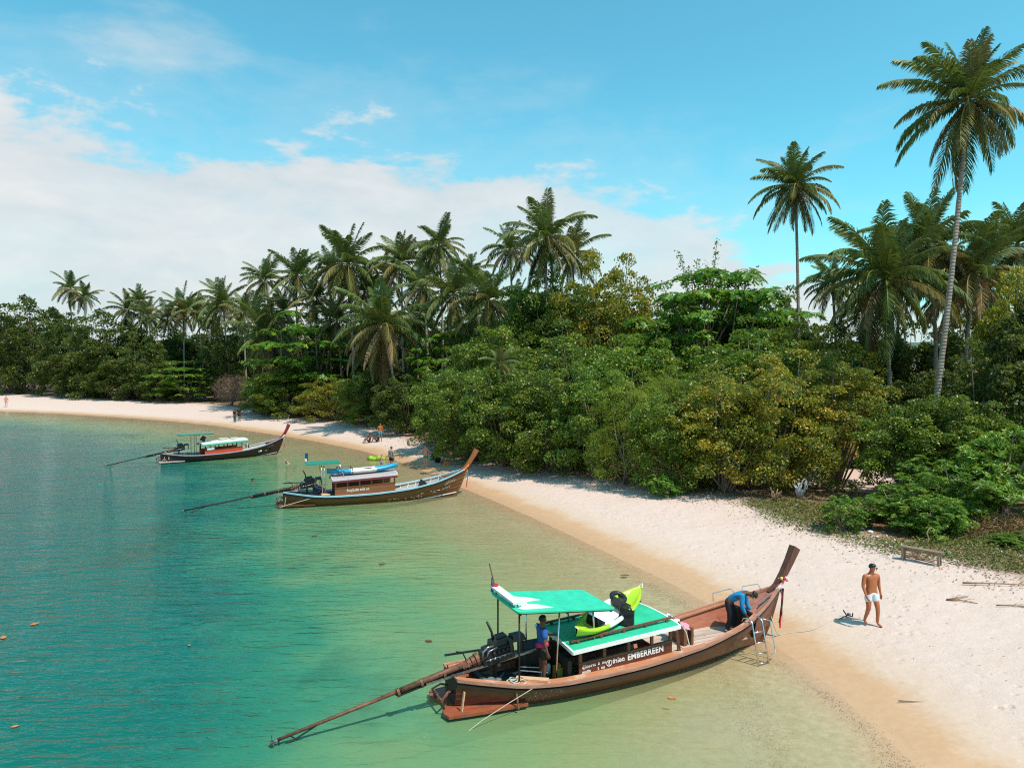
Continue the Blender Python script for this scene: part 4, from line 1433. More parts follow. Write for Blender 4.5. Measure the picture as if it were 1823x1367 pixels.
    lp = lambda t, dz=0.0, dy=0.0: p0.lerp(p1, t) + Vector((0, dy, dz))
    sh = MB().tube([lp(0), lp(.40)], [.075, .062], 10).tube([lp(.38), lp(.985)], [.045, .034], 10).build('tail_shaft', S.get('shaft', METAL_RUST), root, True)
    mb = MB().tube([lp(.02, -.10), lp(.41, -.10), lp(.42, -.04)], .03, 8)
    mb.build('shaft_stay', METAL_BLACK, sh, True)
    for t in (.17, .29, .41): MB().tube([lp(t - .006, -.03), lp(t + .006, -.03)], .10, 10).build('shaft_band', METAL_RUST, sh)
    mb = MB()
    d = (p1 - p0).normalized()
    for k in range(3):
        a = 2 * math.pi * k / 3 + .4
        s1 = d.cross(Vector((0, 0, 1))).normalized(); u1 = s1.cross(d)
        rd = s1 * math.cos(a) + u1 * math.sin(a); tn = d.cross(rd)
        c = p1
        mb.add([c + tn * .02 - d * .02, c + rd * .08 + tn * .07 + d * .02, c + rd * .17 + tn * .03 + d * .02, c + rd * .15 - tn * .05 - d * .02, c - tn * .02 + d * .02],
               [(0, 1, 2, 3, 4)])
    mb.tube([p1 - d * .08, p1 + d * .06], [.05, .035], 8)
    mb.build('propeller', METAL_GREY, sh)
    mb = MB().tube([lp(.80, -.02), lp(.90, -.13), lp(.975, -.17), p1 + Vector((.05, 0, -.17))], .018, 6).tube([lp(.90, -.13), lp(.93)], .014, 6).tube([lp(.975, -.17), lp(.975)], .014, 6)
    mb.build('skeg', METAL_BLACK, sh)
    # ---- low stern platform
    pf = S.get('platform', METAL_RUST)
    outl = [(1.55, -.86), (.5, -.80), (-.28, -.70), (-.34, -.45), (-.16, -.10), (-.16, .10), (-.34, .45), (-.28, .70), (.5, .80), (1.55, .86)]
    plat = MB().slab(outl, lambda x, y: 0.06 + 0.02 * abs(y), lambda x, y: 0.125 + 0.02 * abs(y)).build('stern_platform', pf, root)
    mb = MB()
    for y in (-.3, .3):
        mb.tube([(-.25, y, .12), (-.32, y * 1.1, .34), (-.15, y * .8, .46), (.02, y * .6, .42)], .025, 6)
    mb.tube([(-.30, -.33, .32), (-.32, .33, .32)], .025, 6).tube([(-.25, -.1, .10), (-.05, -.12, .45)], .02, 6)
    mb.build('stern_bracket', METAL_RUST, plat, True)
    MB().bar((.05, -.60, .14), (.12, -.58, .56), .045, .03).build('wooden_peg', S['peg'], plat)
    return root


def boat_pt(b, p):
    M = Matrix.LocRotScale(b.location, b.rotation_euler, b.scale)
    return M @ Vector(p)


def on_boat(b, p, name, label, cat, group=None, rz=0.0):
    w = boat_pt(b, p)
    return empty(name, w, b.rotation_euler.z + rz, label, cat, group)


RIB_MATS = {k: plain('cloth_' + k, c, 0.85, 0.15, 10) for k, c in dict(white=(.75, .72, .70), red=(.55, .03, .05), pink=(.75, .28, .35), orange=(.85, .22, .03), yellow=(.80, .58, .10), black=(.02, .02, .025),
           blue=(.05, .12, .40), lilac=(.45, .38, .55)).items()}

# ---- near boat: varnished, green roofs
W_HULL = wood('hull_varnished_brown', (0.085, 0.018, 0.010), (0.175, 0.044, 0.024), (0.26, 0.11, 0.07), 0.30, (1.0, 9, 9), 0.5, 0.60, 0.15)
W_SHEER = wood('hull_sheer_red', (0.070, 0.022, 0.014), (0.135, 0.044, 0.027), None, 0.30, (1.0, 9, 9), 0.5, coat=0.15)
W_DECK = wood('deck_orange_worn', (0.40, 0.155, 0.075), (0.52, 0.22, 0.11), (0.60, 0.42, 0.32), 0.45, (0.9, 10, 10), 0.35, 0.50)
W_RAIL = wood('rail_pale_red', (0.33, 0.13, 0.085), (0.50, 0.27, 0.20), (0.22, 0.07, 0.04), 0.42, (1, 8, 8), 0.4, 0.58)
W_FLOOR = wood('floor_grey_boards', (0.40, 0.29, 0.23), (0.56, 0.44, 0.37), (0.36, 0.16, 0.09), 0.7, (0.8, 8, 8), 0.2, 0.57)
W_INNER = wood('hull_inner_red', (0.30, 0.085, 0.050), (0.42, 0.16, 0.09), (0.26, 0.05, 0.04), 0.5, (0.8, 7, 7), 0.3, 0.52)
W_BOW = wood('bow_red_boards', (0.27, 0.095, 0.060), (0.40, 0.18, 0.12), (0.50, 0.34, 0.28), 0.45, (0.8, 9, 9), 0.35, 0.58)
W_PROW = wood('prow_dark_wood', (0.075, 0.028, 0.018), (0.15, 0.06, 0.035), None, 0.4, (6, 6, 1.2), 0.4)
W_WALL = wood('cabin_wall_brown', (0.105, 0.030, 0.017), (0.17, 0.055, 0.032), None, 0.4, (1, 9, 9), 0.4)
W_POST = wood('cabin_post_brown', (0.13, 0.055, 0.030), (0.23, 0.11, 0.065), None, 0.5, (8, 8, 1), 0.3)
GREEN_ROOF = plain('green_painted_roof', (0.030, 0.46, 0.26), 0.5, 0.12, 3.0, 0.35)
GREEN_CANOPY = plain('green_painted_canopy', (0.035, 0.53, 0.33), 0.42, 0.10, 4.0, 0.4)
PEG = wood('peg_orange_wood', (0.55, 0.30, 0.16), (0.70, 0.45, 0.28), None, 0.6)
W_PLAT = wood('platform_red', (0.20, 0.045, 0.020), (0.31, 0.095, 0.045), (0.10, 0.05, 0.07), 0.4, (1.5, 5, 5), 0.4, 0.56)
W_STERN = wood('stern_dark_boards', (0.035, 0.026, 0.022), (0.085, 0.06, 0.045), (0.20, 0.13, 0.09), 0.6, (1, 8, 8), 0.3, 0.6)
SPEC1 = dict(hull=W_HULL, sheer=W_SHEER, rail=W_RAIL, rail2=DARK_GAP, deck=W_DECK, floor=W_FLOOR, inner=W_INNER, prow=W_PROW, bow_mat=W_BOW, stem=W_SHEER, stern_floor=W_STERN, dark_stern=True, platform=W_PLAT, peg=PEG,
             wraps=[(RIB_MATS['lilac'], 0), (RIB_MATS['white'], 0), (RIB_MATS['pink'], 0)],
             ribbons=[(RIB_MATS['black'], .98, -.05), (RIB_MATS['red'], 1.12, -.08), (RIB_MATS['black'], .92, -.10), (RIB_MATS['pink'], .70, -.06)],
             cabin=dict(x0=2.92, x1=5.58, yw=.76, wall_z=.74, roof_z=1.10, slope=.048, wall=W_WALL, post=W_POST, posts=(2.96, 3.62, 4.30, 4.98, 5.54), rx0=2.64, rx1=5.68, ry=.96, roof=GREEN_ROOF, fascia=WHITE_PAINT, roof_rail=True),
             canopy=dict(x0=1.30, x1=3.88, y0=-.84, y1=.74, z0=2.20, z1=1.92, top=GREEN_CANOPY, frame=METAL_BLACK,
                         poles=[(1.40, -.70, .55, METAL_BLACK, 0.0), (1.45, .62, .55, METAL_BLACK, 0.0), (2.45, -.66, .27, STEEL, -.10), (2.20, .60, .27, STEEL, 0.0), (3.35, -.66, 1.15, STEEL, 0.05), (3.35, .60, 1.15, STEEL, 0.05)]))
BOAT1 = boat((-1.40, 16.21), R(24.7), 1.0, 'near longtail boat with green roofs and brown varnished hull', SPEC1)

# ---- middle boat: brown hull, pale blue rail
B2_HULL = wood('hull_middle_brown', (0.115, 0.045, 0.015), (0.20, 0.085, 0.030), (0.30, 0.20, 0.10), 0.42, (0.9, 9, 9), 0.4, 0.66)
BLUE_RAIL = plain('rail_pale_blue', (0.30, 0.55, 0.66), 0.5, 0.12, 5)
B2_WALL = wood('cabin_wall_orange_brown', (0.19, 0.066, 0.024), (0.29, 0.11, 0.045), None, 0.5, (1, 9, 9))
B2_PROW = wood('prow_orange_brown', (0.25, 0.075, 0.022), (0.36, 0.125, 0.045), None, 0.45, (5, 5, 1.2))
GREY_DECK = wood('deck_grey_boards', (0.34, 0.31, 0.28), (0.54, 0.50, 0.46), None, 0.7, (1, 8, 8), 0.2)
RIB_GREY = plain('rib_grey_paint', (0.52, 0.52, 0.50), 0.6, 0.15, 6)
MAROON = plain('maroon_vinyl', (0.17, 0.025, 0.045), 0.5, 0.15, 6)
PINKWHITE = plain('pinkish_white_vinyl', (0.66, 0.57, 0.58), 0.5, 0.1, 6)
GREEN_DEEP = plain('deep_green_paint', (0.02, 0.22, 0.15), 0.5, 0.12, 5)
SPEC2 = dict(hull=B2_HULL, rail=BLUE_RAIL, rail2=DARK_GAP, deck=GREY_DECK, floor=GREY_DECK, inner=GREY_DECK, prow=B2_PROW, bow_mat=B2_HULL, stem=B2_HULL, dark_stern=True, platform=B2_HULL, peg=PEG, ribs=RIB_GREY, bulk=RIB_GREY,
             boot=WHITE_PAINT, boot_u=0.28, shaft=DARK_GAP,
             wraps=[(RIB_MATS['orange'], 0), (RIB_MATS['orange'], 0), (RIB_MATS['orange'], 0)], ribbons=[(RIB_MATS['orange'], .85, -.04), (RIB_MATS['red'], 1.0, -.07), (RIB_MATS['white'], .6, -.02)],
             cabin=dict(x0=2.55, x1=5.70, yw=.76, wall_z=.88, roof_z=1.24, slope=.045, wall=B2_WALL, post=B2_WALL, posts=(2.59, 3.2, 3.82, 4.44, 5.06, 5.66), rx0=2.42, rx1=5.80, ry=.86, roof=plain('pinkish_grey_vinyl', (.40, .33, .34), .6, .15, 6), thick=.10, fascia=PINKWHITE, fascia_h=.10, fascia2=MAROON),
             canopy=dict(x0=1.15, x1=2.85, y0=-.62, y1=.62, z0=2.12, z1=2.16, top=GREEN_DEEP, frame=WHITE_PAINT,
                         poles=[(1.9, -.52, .55, STEEL, 0.05), (1.9, .52, .55, STEEL, 0.0), (2.02, -.5, .55, STEEL, 0.1), (2.8, -.5, 1.45, STEEL, .25), (2.8, .5, 1.45, STEEL, .25)]),
             engine_x=1.25, prop=(-4.75, -0.2, 0.10))
BOAT2 = boat((-12.45, 39.2), R(19.5), 1.05, 'middle longtail boat with pale blue rail and blue kayak on its roof', SPEC2)

# ---- far boat: dark hull, red prow
B3_HULL = plain('hull_dark_maroon', (0.040, 0.014, 0.012), 0.4, 0.3, 5, 0.45)
B3_PROW = plain('prow_red_paint', (0.22, 0.020, 0.022), 0.45, 0.2, 5)
B3_WALL = plain('cabin_wall_red', (0.50, 0.060, 0.020), 0.5, 0.15, 5)
LILAC_RAIL = plain('rail_lilac_grey', (0.33, 0.37, 0.46), 0.5, 0.12, 5)
B3_ROOF = plain('roof_white_green', (0.66, 0.72, 0.70), 0.5, 0.1, 4)
GREEN_STRIPE = plain('green_stripe_paint', (0.03, 0.36, 0.25), 0.5, 0.12, 5)
GREEN_POST = plain('green_post_paint', (0.07, 0.24, 0.19), 0.5, 0.15, 5)
SPEC3 = dict(hull=B3_HULL, rail=LILAC_RAIL, rail2=B3_HULL, deck=GREY_DECK, floor=GREY_DECK, inner=GREY_DECK, prow=B3_PROW, bow_mat=B3_PROW, stem=B3_HULL, dark_stern=True, platform=GREY_DECK, peg=PEG, boot=RIB_GREY, boot_u=0.26, shaft=DARK_GAP,
             prow_line=[(9.50, 1.30, .22), (9.78, 1.50, .22), (10.0, 1.82, .21), (10.18, 2.15, .22), (10.34, 2.52, .26)],
             wraps=[(RIB_MATS['white'], 0), (RIB_MATS['white'], 0)], ribbons=[(RIB_MATS['white'], 1.05, -.04), (RIB_MATS['red'], 1.15, -.08)],
             cabin=dict(x0=3.1, x1=6.1, yw=.74, wall_z=.80, roof_z=1.30, slope=.045, wall=B3_WALL, post=DARK_GAP, posts=(3.14, 3.9, 4.6, 5.3, 6.06), rx0=2.9, rx1=6.5, ry=.86, roof=B3_ROOF, thick=.06, fascia=B3_ROOF, fascia_h=.10, fascia2=GREEN_STRIPE),
             canopy=dict(x0=1.25, x1=3.9, y0=-.6, y1=.6, z0=2.14, z1=2.14, top=GREEN_POST, frame=GREEN_POST,
                         poles=[(2.35, -.5, .5, DARK_GAP, 0.0), (2.35, .5, .5, DARK_GAP, 0.0), (2.75, -.5, .5, GREEN_POST, 0.0), (2.75, .5, .5, GREEN_POST, 0.0)]),
             engine_x=1.35, prop=(-3.9, 0.1, 0.10))
BOAT3 = boat((-27.2, 56.0), R(37.8), 0.98, 'far dark longtail boat with red prow and white ribbon', SPEC3)

# ---- writing on the boats
def wall_text(b, cab, body, x, z, size, mat, **kw):
    a = math.atan(cab['slope'])
    return text_part(b, body, size, (x, -cab['yw'] - 0.004, z), (R(90), -a, 0), mat, **kw)


c1 = SPEC1['cabin']
wall_text(BOAT1, c1, 'EMBERREEN', 4.26, .675, .205, LETTER_WHITE, bold=0.005, sx=0.93)
wall_text(BOAT1, c1, 'ผู้โดยสาร  8  คน', 3.00, .655, .095, LETTER_WHITE, bold=0.002)
wall_text(BOAT1, c1, 'คนเรือ       2  คน', 3.00, .535, .085, LETTER_WHITE, bold=0.002)
wall_text(BOAT1, c1, 'จ้าโอต', 3.84, .650, .13, LETTER_WHITE, bold=0.004)
emb = MB().torus((0, 0, 0), .072, .010, None, 20, 6).build('emblem_ring', LETTER_WHITE, BOAT1, loc=(3.74, -c1['yw'] - .006, .640), rot=(R(90), 0, 0))
text_part(emb, 'f', .13, (-.022, .008, .002), (0, 0, 0), LETTER_WHITE, name='emblem_letter', bold=0.006)
c2 = SPEC2['cabin']
wall_text(BOAT2, c2, 'ก็มทูโมอัย อะไร ๓๐', 3.15, .72, .15, LETTER_WHITE, bold=0.004)


def hull_text(b, body, x, u, size, mat, rot_z=0.0, tilt=0.0):
    p = hull_pt(x, u, -1, 0.03); q = hull_pt(x + 0.3, u, -1, 0.03); r_ = hull_pt(x, min(1, u + .1), -1, 0.03)
    ex = (q - p).normalized(); ez = (r_ - p); ez = (ez - ex * ez.dot(ex)).normalized(); ny = ex.cross(ez)
    M = Matrix((ex, ez, ny)).transposed()
    M = M @ Matrix.Rotation(tilt, 3, 'Z')
    o = text_part(b, body, size, p + ny * 0.01, M.to_euler(), mat, shear=0.25)
    return o


PALE_LETTER = plain('letter_cream', (0.62, 0.52, 0.38), 0.6, 0.15, 8)
hull_text(BOAT2, 'ปลัดณุ', 8.55, .80, .26, PALE_LETTER, tilt=.08)
hull_text(BOAT2, 'Amré', 8.55, .60, .22, PALE_LETTER, tilt=.08)
hull_text(BOAT3, 'บังดีน', 8.3, .80, .26, plain('letter_grey', (.30, .26, .22), .6, .1, 6), tilt=.1)
MB().box((0, 0, 0), (.30, .02, .13)).build('name_plate', WHITE_PAINT, BOAT3, loc=hull_pt(7.7, .72, -1, .04), rot=(0, -.12, -.1))
# chipped white paint flecks low on the middle hull
mb = MB()
rgx = random.Random(3)
for k in range(26):
    x = rgx.uniform(5.4, 8.2); u = rgx.uniform(.45, .66)
    p = hull_pt(x, u, -1, .022)
    mb.box(p, (rgx.uniform(.03, .12), .006, rgx.uniform(.02, .07)), (0.3, rgx.uniform(-.5, .2), 0))
mb.build('paint_chip', PALE_LETTER, BOAT2)

# ---- extras that belong to the near boat
WHITE_TARP = plain('white_canopy_panel', (0.70, 0.74, 0.72), 0.5, 0.08, 5)
zc = lambda x: 2.20 - 0.28 * (x - 1.30) / 2.58 + 0.04
mb = MB().slab([(1.42, -.62), (1.50, -.70), (2.30, -.62), (2.02, -.36), (1.72, -.30)], lambda x, y: zc(x), lambda x, y: zc(x) + .012)
mb.slab([(1.50, -.25), (2.28, -.02), (1.98, .20), (1.55, .34)], lambda x, y: zc(x), lambda x, y: zc(x) + .012)
mb.build('canopy_white_panel', WHITE_TARP, BOAT1)
mb = MB().bar((1.42, -.55, 2.33), (1.36, .66, 2.40), .20, .05, (0, 0, 1)).bar((1.40, -.50, 2.24), (1.40, -.50, 2.36), .04).bar((1.38, .3, 2.24), (1.38, .3, 2.36), .04)
mb.box((1.62, -.34, 2.27), (.22, .16, .10))
mb.build('roof_board', WHITE_TARP, BOAT1)
fl = MB().tube([(1.40, .56, 2.2), (1.26, .70, 2.95)], .016, 6).build('flag_pole', W_POST, BOAT1)
rows = []
for j in range(6):
    t = j / 5
    rows.append([(1.32 - .05 * math.sin(4 * s + t), .63 + .03 * math.cos(5 * s) - .1 * s, 2.62 - .36 * t + .05 * s) for s in np.linspace(0, .5, 5)])
MB().grid(rows).build('flag_cloth', RIB_MATS['blue'], fl)
MB().torus((1.36, .58, 2.44), .06, .03, None, 10, 6).build('flag_tie', RIB_MATS['red'], fl)
# cover, planks and stores in the stern well
MB().box((2.35, .45, .62), (.7, .5, .6)).build('stern_locker', DARK_GAP, BOAT1)
FUEL = plain('fuel_can_yellow', (.35, .25, .04), .5, .25, 8)
MB().box((2.62, -.30, .43), (.20, .26, .30), None, .9).box((2.62, -.30, .62), (.05, .16, .06)).build('fuel_can', FUEL, BOAT1)
MB().tube([(2.52, .02, .28), (2.52, .02, .50), (2.52, .02, .54)], [.06, .06, .025], 10).build('water_bottle', WHITE_PAINT, BOAT1, True)
mb = MB()
rg4 = random.Random(21)
for k in range(9):
    x, y = rg4.uniform(.55, 1.75), rg4.uniform(-.35, .45)
    mb.bar((x, y, .30 + .03 * k), (x + rg4.uniform(.2, .7), y + rg4.uniform(-.3, .3), .32 + .03 * k), rg4.uniform(.02, .07), .03)
mb.build('tool_clutter', METAL_BLACK, BOAT1)
MB().tube([(1.62, -.20, .62), (2.2, -.55, .60)], .016, 6).tube([(1.70, -.12, .66), (2.3, -.40, .63)], .014, 6).build('steel_rod', METAL_GREY, BOAT1)
MB().box((2.72, -.12, .55), (.10, 1.1, .55)).build('cabin_step', DARK_GAP, BOAT1)
mb = MB().bar((1.45, -.42, .56), (2.05, -.88, .58), .16, .05).bar((1.50, -.50, .50), (2.05, -.92, .52), .10, .05)
mb.build('loose_plank', PEG, BOAT1)
mb = MB()
for k in range(7): mb.torus((1.35 + .12 * math.sin(k * 2), -.62 + .05 * math.cos(k * 3), .55 + .015 * k), .12 - .008 * k, .014, None, 14, 5)
mb.build('rope_coil', ROPE, BOAT1)
mb = MB()
for x, y, s in ((.85, -.35, .12), (1.0, -.42, .09), (.72, -.30, .08)): mb.ball((x, y, .60), (s, s * .8, s * .5), 8, 5)
mb.build('rag_heap', plain('grey_rag', (.12, .14, .15), .9, .4, 9), BOAT1)
MB().tube([(1.75, -.96, .56), (1.0, -1.05, .35), (.3, -1.12, .12), (-.1, -1.18, -.05)], .008, 5).build('mooring_line', ROPE, BOAT1)
MB().bar((1.25, -.84, .52), (1.27, -.93, .10), .04, .03).build('hull_strut', W_POST, BOAT1)
# box seat and posts behind the foredeck
MB().box((6.36, .0, .67), (.10, .62, .42)).box((6.56, -.04, .68), (.07, .58, .44)).build('box_seat', W_POST, BOAT1)
MB().bar((5.80, -.78, .48), (5.72, -.76, 1.10), .07, .07).build('deck_post', W_WALL, BOAT1)
MB().tube([(6.30, -.10, 1.05), (6.30, -.40, .85), (6.20, -.72, .48)], .014, 5).build('boat_rope', ROPE, BOAT1)
MB().bar((9.35, -.22, 1.36), (8.72, -.40, 1.20), .03, .03).build('anchor_bar', METAL_GREY, BOAT1)
mb = MB()
mb.tube([(8.3, .93, .98), (8.3, .95, 1.2), (8.8, .78, 1.32), (8.85, .62, 1.20)], .012, 6)
mb.tube([(9.0, .52, 1.24), (9.0, .54, 1.42), (9.4, .34, 1.50), (9.42, .25, 1.38)], .012, 6)
mb.build('bow_handrail', STEEL, BOAT1)
mb = MB()
for k, (m) in enumerate(range(9)):
    a = k * .7
    mb.mat(k % 4); mb.ball((9.95 + .10 * math.cos(a), -.06 + .12 * math.sin(a), 1.70 + .03 * math.sin(a * 2)), .05, 7, 5)
mb.build('flower_garland', [RIB_MATS['white'], RIB_MATS['yellow'], RIB_MATS['red'], RIB_MATS['pink']], BOAT1)
# extras of the other two
mb = MB().tube([(1.22, .3, 2.1), (1.10, .32, 2.75)], .015, 6)
f2 = mb.build('flag_pole', STEEL, BOAT2)
rows = [[(1.13 + .14 * s, .31 - .2 * s, 2.66 - .40 * t) for s in np.linspace(0, 1, 4)] for t in np.linspace(0, 1, 5)]
MB().grid(rows).build('flag_cloth', RIB_MATS['blue'], f2)
MB().box((1.17, .25, 2.30), (.10, .2, .12)).build('flag_band', RIB_MATS['white'], f2)
mb = MB()
for x in (2.75, 3.5):
    mb.tube([(x, -.45, 1.5), (x, -.45, 1.84), (x, .45, 1.84), (x, .45, 1.5)], .018, 6)
mb.tube([(2.75, -.45, 1.84), (3.5, -.45, 1.84)], .018, 6).tube([(2.75, .45, 1.84), (3.5, .45, 1.84)], .018, 6)
mb.build('roof_rack', METAL_BLACK, BOAT2)
MB().box((7.35, 0.0, .74), (.10, 1.2, .34), (0, .35, 0)).build('cross_seat', DARK_GAP, BOAT2)
MB().tube([(2.2, -.80, .62), (1.3, -.86, .45), (-.2, -.9, .12)], .015, 5).build('mooring_line', ROPE, BOAT2)
MB().slab([(1.9, -.82), (2.3, -.85), (2.15, -.55), (1.85, -.5)], .56, .62).build('loose_plank', PEG, BOAT2)
MB().box((6.6, -.35, .88), (.22, .22, .26)).build('bow_crate', DARK_GAP, BOAT3)
MB().box((3.2, .1, 1.72), (.32, .3, .42), (.2, .5, .3), .7).build('roof_bundle', RUBBER, BOAT3)
MB().box((3.55, -.72, .95), (.55, .08, .22)).build('white_bag', WHITE_PAINT, BOAT3)
mb = MB().torus((1.9, -.45, .60), .14, .05, Matrix.Rotation(1.2, 3, 'X'), 14, 6).torus((1.6, -.3, .60), .13, .05, None, 14, 6)
mb.build('tyre_fender', RUBBER, BOAT3)
MB().box((4.8, .2, 1.62), (.7, .5, .08)).box((5.6, -.1, 1.66), (.6, .3, .06)).build('roof_package', plain('tan_package', (.55, .47, .36), .7, .15, 6), BOAT3)
MB().bar((6.45, -.75, .70), (6.5, -.80, 1.46), .05, .05).bar((6.6, .75, .70), (6.5, .80, 1.46), .05, .05).build('roof_prop', WHITE_PAINT, BOAT3)
mb = MB().tube([(.05, -.35, .70), (.22, -.42, .92), (.45, -.50, .70), (.42, -.62, .30)], .028, 6).tube([(-.1, -.5, .15), (.1, -.55, .42), (.3, -.6, .12)], .02, 6)
mb.build('stern_rope', ROPE, BOAT3)

# ================================================================== THINGS ON AND AROUND THE BOATS
def kayak_mesh(L, W, Hh, m_ends, m_mid, inset=True):
    mb = MB()
    n = 28
    prof = []
    rows = []
    for i in range(n + 1):
        t = -1 + 2 * i / n
        w = W * max(0.02, (1 - abs(t) ** 2.6)) ** 0.75
        rock = 0.20 * abs(t) ** 2.5
        zb = 0.0 + rock * 0.75
        zt = Hh * (0.82 + 0.35 * abs(t) ** 3) + rock * 0.25
        dish = (0.62 * Hh * max(0, 1 - (abs(t) / 0.78) ** 6)) if inset else 0
        x = t * L / 2
        r = []
        for k in range(7):     # bottom, starboard to port
            a = math.pi * (1 + k / 6)
            r.append((x, w * math.cos(a), zb + (zt - zb) * 0.75 + math.sin(a) * (zt - zb) * 0.75))
        for yy, zz in ((0.97, zt * 1.0), (0.80, zt + .02), (0.66, zt - dish * .75), (0.3, zt - dish), (0, zt - dish), (-0.3, zt - dish), (-0.66, zt - dish * .75), (-0.80, zt + .02), (-0.97, zt)):
            r.append((x, w * yy, zz))
        r.append(r[0])
        rows.append(r)
    b = len(mb.v); m = len(rows[0])
    for r in rows: mb.v.extend(r)
    for i in range(n):
        t = -1 + 2 * (i + .5) / n
        for j in range(m - 1):
            mb.f.append((b + i * m + j, b + i * m + j + 1, b + (i + 1) * m + j + 1, b + (i + 1) * m + j)); mb.mi.append(1 if abs(t) < 0.33 else 0)
    return mb.mesh('kayak_hull', [m_ends, m_mid], True)


LIME = plain('lime_plastic', (0.36, 0.58, 0.02), 0.35, 0.08, 4, 0.5)
KWHITE = plain('white_plastic', (0.74, 0.74, 0.72), 0.35, 0.06, 4, 0.5)
KBLUE = plain('blue_plastic', (0.02, 0.33, 0.55), 0.35, 0.1, 4, 0.5)

a = boat_pt(BOAT1, (2.95, -.62, 1.26)); b = boat_pt(BOAT1, (5.42, .60, 1.48))
d = b - a
k1 = empty('kayak', (a + b) / 2, math.atan2(d.y, d.x), 'lime and white kayak lying askew on the green cabin roof', 'kayak')
k1.rotation_euler = (R(14), -math.atan2(d.z, math.hypot(d.x, d.y)), math.atan2(d.y, d.x))
put('hull', kayak_mesh(3.0, .38, .28, LIME, KWHITE), k1)
for x in (-.62, .62):
    MB().box((x - .18, 0, .30), (.06, .36, .22), (0, -.3, 0), .85).box((x, 0, .17), (.32, .34, .06)).build('seat', RUBBER, k1)
for x in (-1.52, 1.50):
    MB().tube([(x, -.05, .38), (x + .08 * (1 if x > 0 else -1), 0, .46), (x, .05, .38)], .014, 6).build('handle', KWHITE, k1)
w1 = on_boat(BOAT1, (4.75, .40, 1.74), 'inner_tube', 'black inner tube lying on the white middle of the kayak', 'inner tube', rz=.3)
MB().torus((0, 0, 0), .17, .065, Matrix.Rotation(.35, 3, 'X'), 22, 10).build('ring', RUBBER, w1, True)
w2 = on_boat(BOAT1, (4.48, -.38, 1.30), 'folded_seat', 'black folded seat back leaning beside the kayak', 'seat', rz=.5)
mb = MB()
mb.box((0, 0, .20), (.08, .46, .40), (0, .35, 0), .75)
mb.build('seat_pad', RUBBER, w2)
MB().torus((-.02, 0, .36), .17, .022, Matrix.Rotation(R(80), 3, 'Y'), 18, 6).build('seat_hoop', METAL_BLACK, w2, True)
# green cloth/box under canopy edge
tl = on_boat(BOAT1, (6.30, .18, .74), 'towel', 'white and blue patterned towel bunched on the box seat in front of the cabin roof', 'towel')


def cloth(pts_fn, nu, nv, mat, parent, name='cloth'):
    rows = [[pts_fn(i / (nu - 1), j / (nv - 1)) for j in range(nv)] for i in range(nu)]
    back = [[(p[0] + .006, p[1] + .004, p[2] - .006) for p in reversed(r)] for r in rows]
    return MB().grid(rows).grid(back).build(name, mat, parent, True)


TOWEL1 = None
m, nt = new_mat('towel_blue_white')
tcn = node(nt, 'ShaderNodeTexCoord')
wv = node(nt, 'ShaderNodeTexVoronoi', None, Vector=tcn.outputs['Object'], Scale=11.0)
bs = node(nt, 'ShaderNodeBsdfPrincipled', None, Base_Color=ramp(nt, node(nt, 'ShaderNodeSeparateColor', None, Color=wv.outputs['Color']).outputs[0], [(0, (.70, .74, .78)), (.55, (.62, .72, .80)), (.62, (.15, .35, .55)), (.8, (.02, .03, .05)), (.9, (.75, .75, .75))], 'CONSTANT'), Roughness=.9)
out_surf(nt, bs.outputs[0])
TOWEL1 = m


def drape(u, v):
    y = -.28 + .56 * v
    if u < .5:
        return (-.06 - .10 * math.sin(v * 7), y + .04 * math.sin(u * 9), .34 - .62 * (0.5 - u) + .03 * math.sin(v * 11))
    return (.02 + .22 * (u - .5) + .03 * math.sin(v * 9), y, .36 - .75 * (u - .5) + .02 * math.sin(v * 8 + 1))


cloth(drape, 10, 12, TOWEL1, tl)
tl2 = on_boat(BOAT1, (6.46, -.06, .90), 'towel', 'pink towel draped over the wooden box seat', 'towel')
cloth(lambda u, v: (-.10 + .34 * u, -.24 + .46 * v + .03 * math.sin(u * 8), .025 + .03 * math.sin(v * 9 + u * 5) - max(0, u - .62) * .62 - max(0, .2 - v) * .5), 10, 10, RIB_MATS['pink'], tl2)

# boarding ladder hooked over the near gunwale
ld = on_boat(BOAT1, (8.05, -.78, -.06), 'boarding_ladder', 'steel boarding ladder hooked over the near side by the bow', 'ladder')
for dx in (0.0, .34):
    MB().tube([(dx, .26, .98), (dx, .20, 1.08), (dx, .04, 1.12), (dx, -.10, 1.06), (dx + .01, -.22, .55), (dx + .02, -.34, .0)], .021, 8).build('side_rail', STEEL, ld, True)
for k, (z, y) in enumerate(((.80, -.16), (.54, -.22), (.28, -.275), (.04, -.325))):
    MB().tube([(.005, y, z), (.35, y, z)], .022, 8).build('rung', STEEL, ld, True)
MB().tube([(.34, -.04, 1.10), (.62, -.10, 1.02), (.64, -.30, .25), (.44, -.34, .22)], .017, 8).build('hand_loop', STEEL, ld, True)
MB().tube([(.0, .2, 1.02), (.34, .2, 1.02)], .02, 8).build('hook_bar', METAL_BLACK, ld, True)
# small foam buoy pair near ladder
# kayaks on the middle boat
a = boat_pt(BOAT2, (2.3, -.08, 1.44)); b = boat_pt(BOAT2, (5.9, -.08, 1.60)); d = b - a
k2 = empty('kayak', (a + b) / 2, math.atan2(d.y, d.x), 'blue kayak with white middle on the roof of the middle boat', 'kayak')
k2.rotation_euler = (0, -math.atan2(d.z, math.hypot(d.x, d.y)), math.atan2(d.y, d.x))
put('hull', kayak_mesh(3.95, .42, .30, KBLUE, KWHITE), k2)
MB().box((.3, 0, .2), (.4, .4, .08)).build('seat', RUBBER, k2)

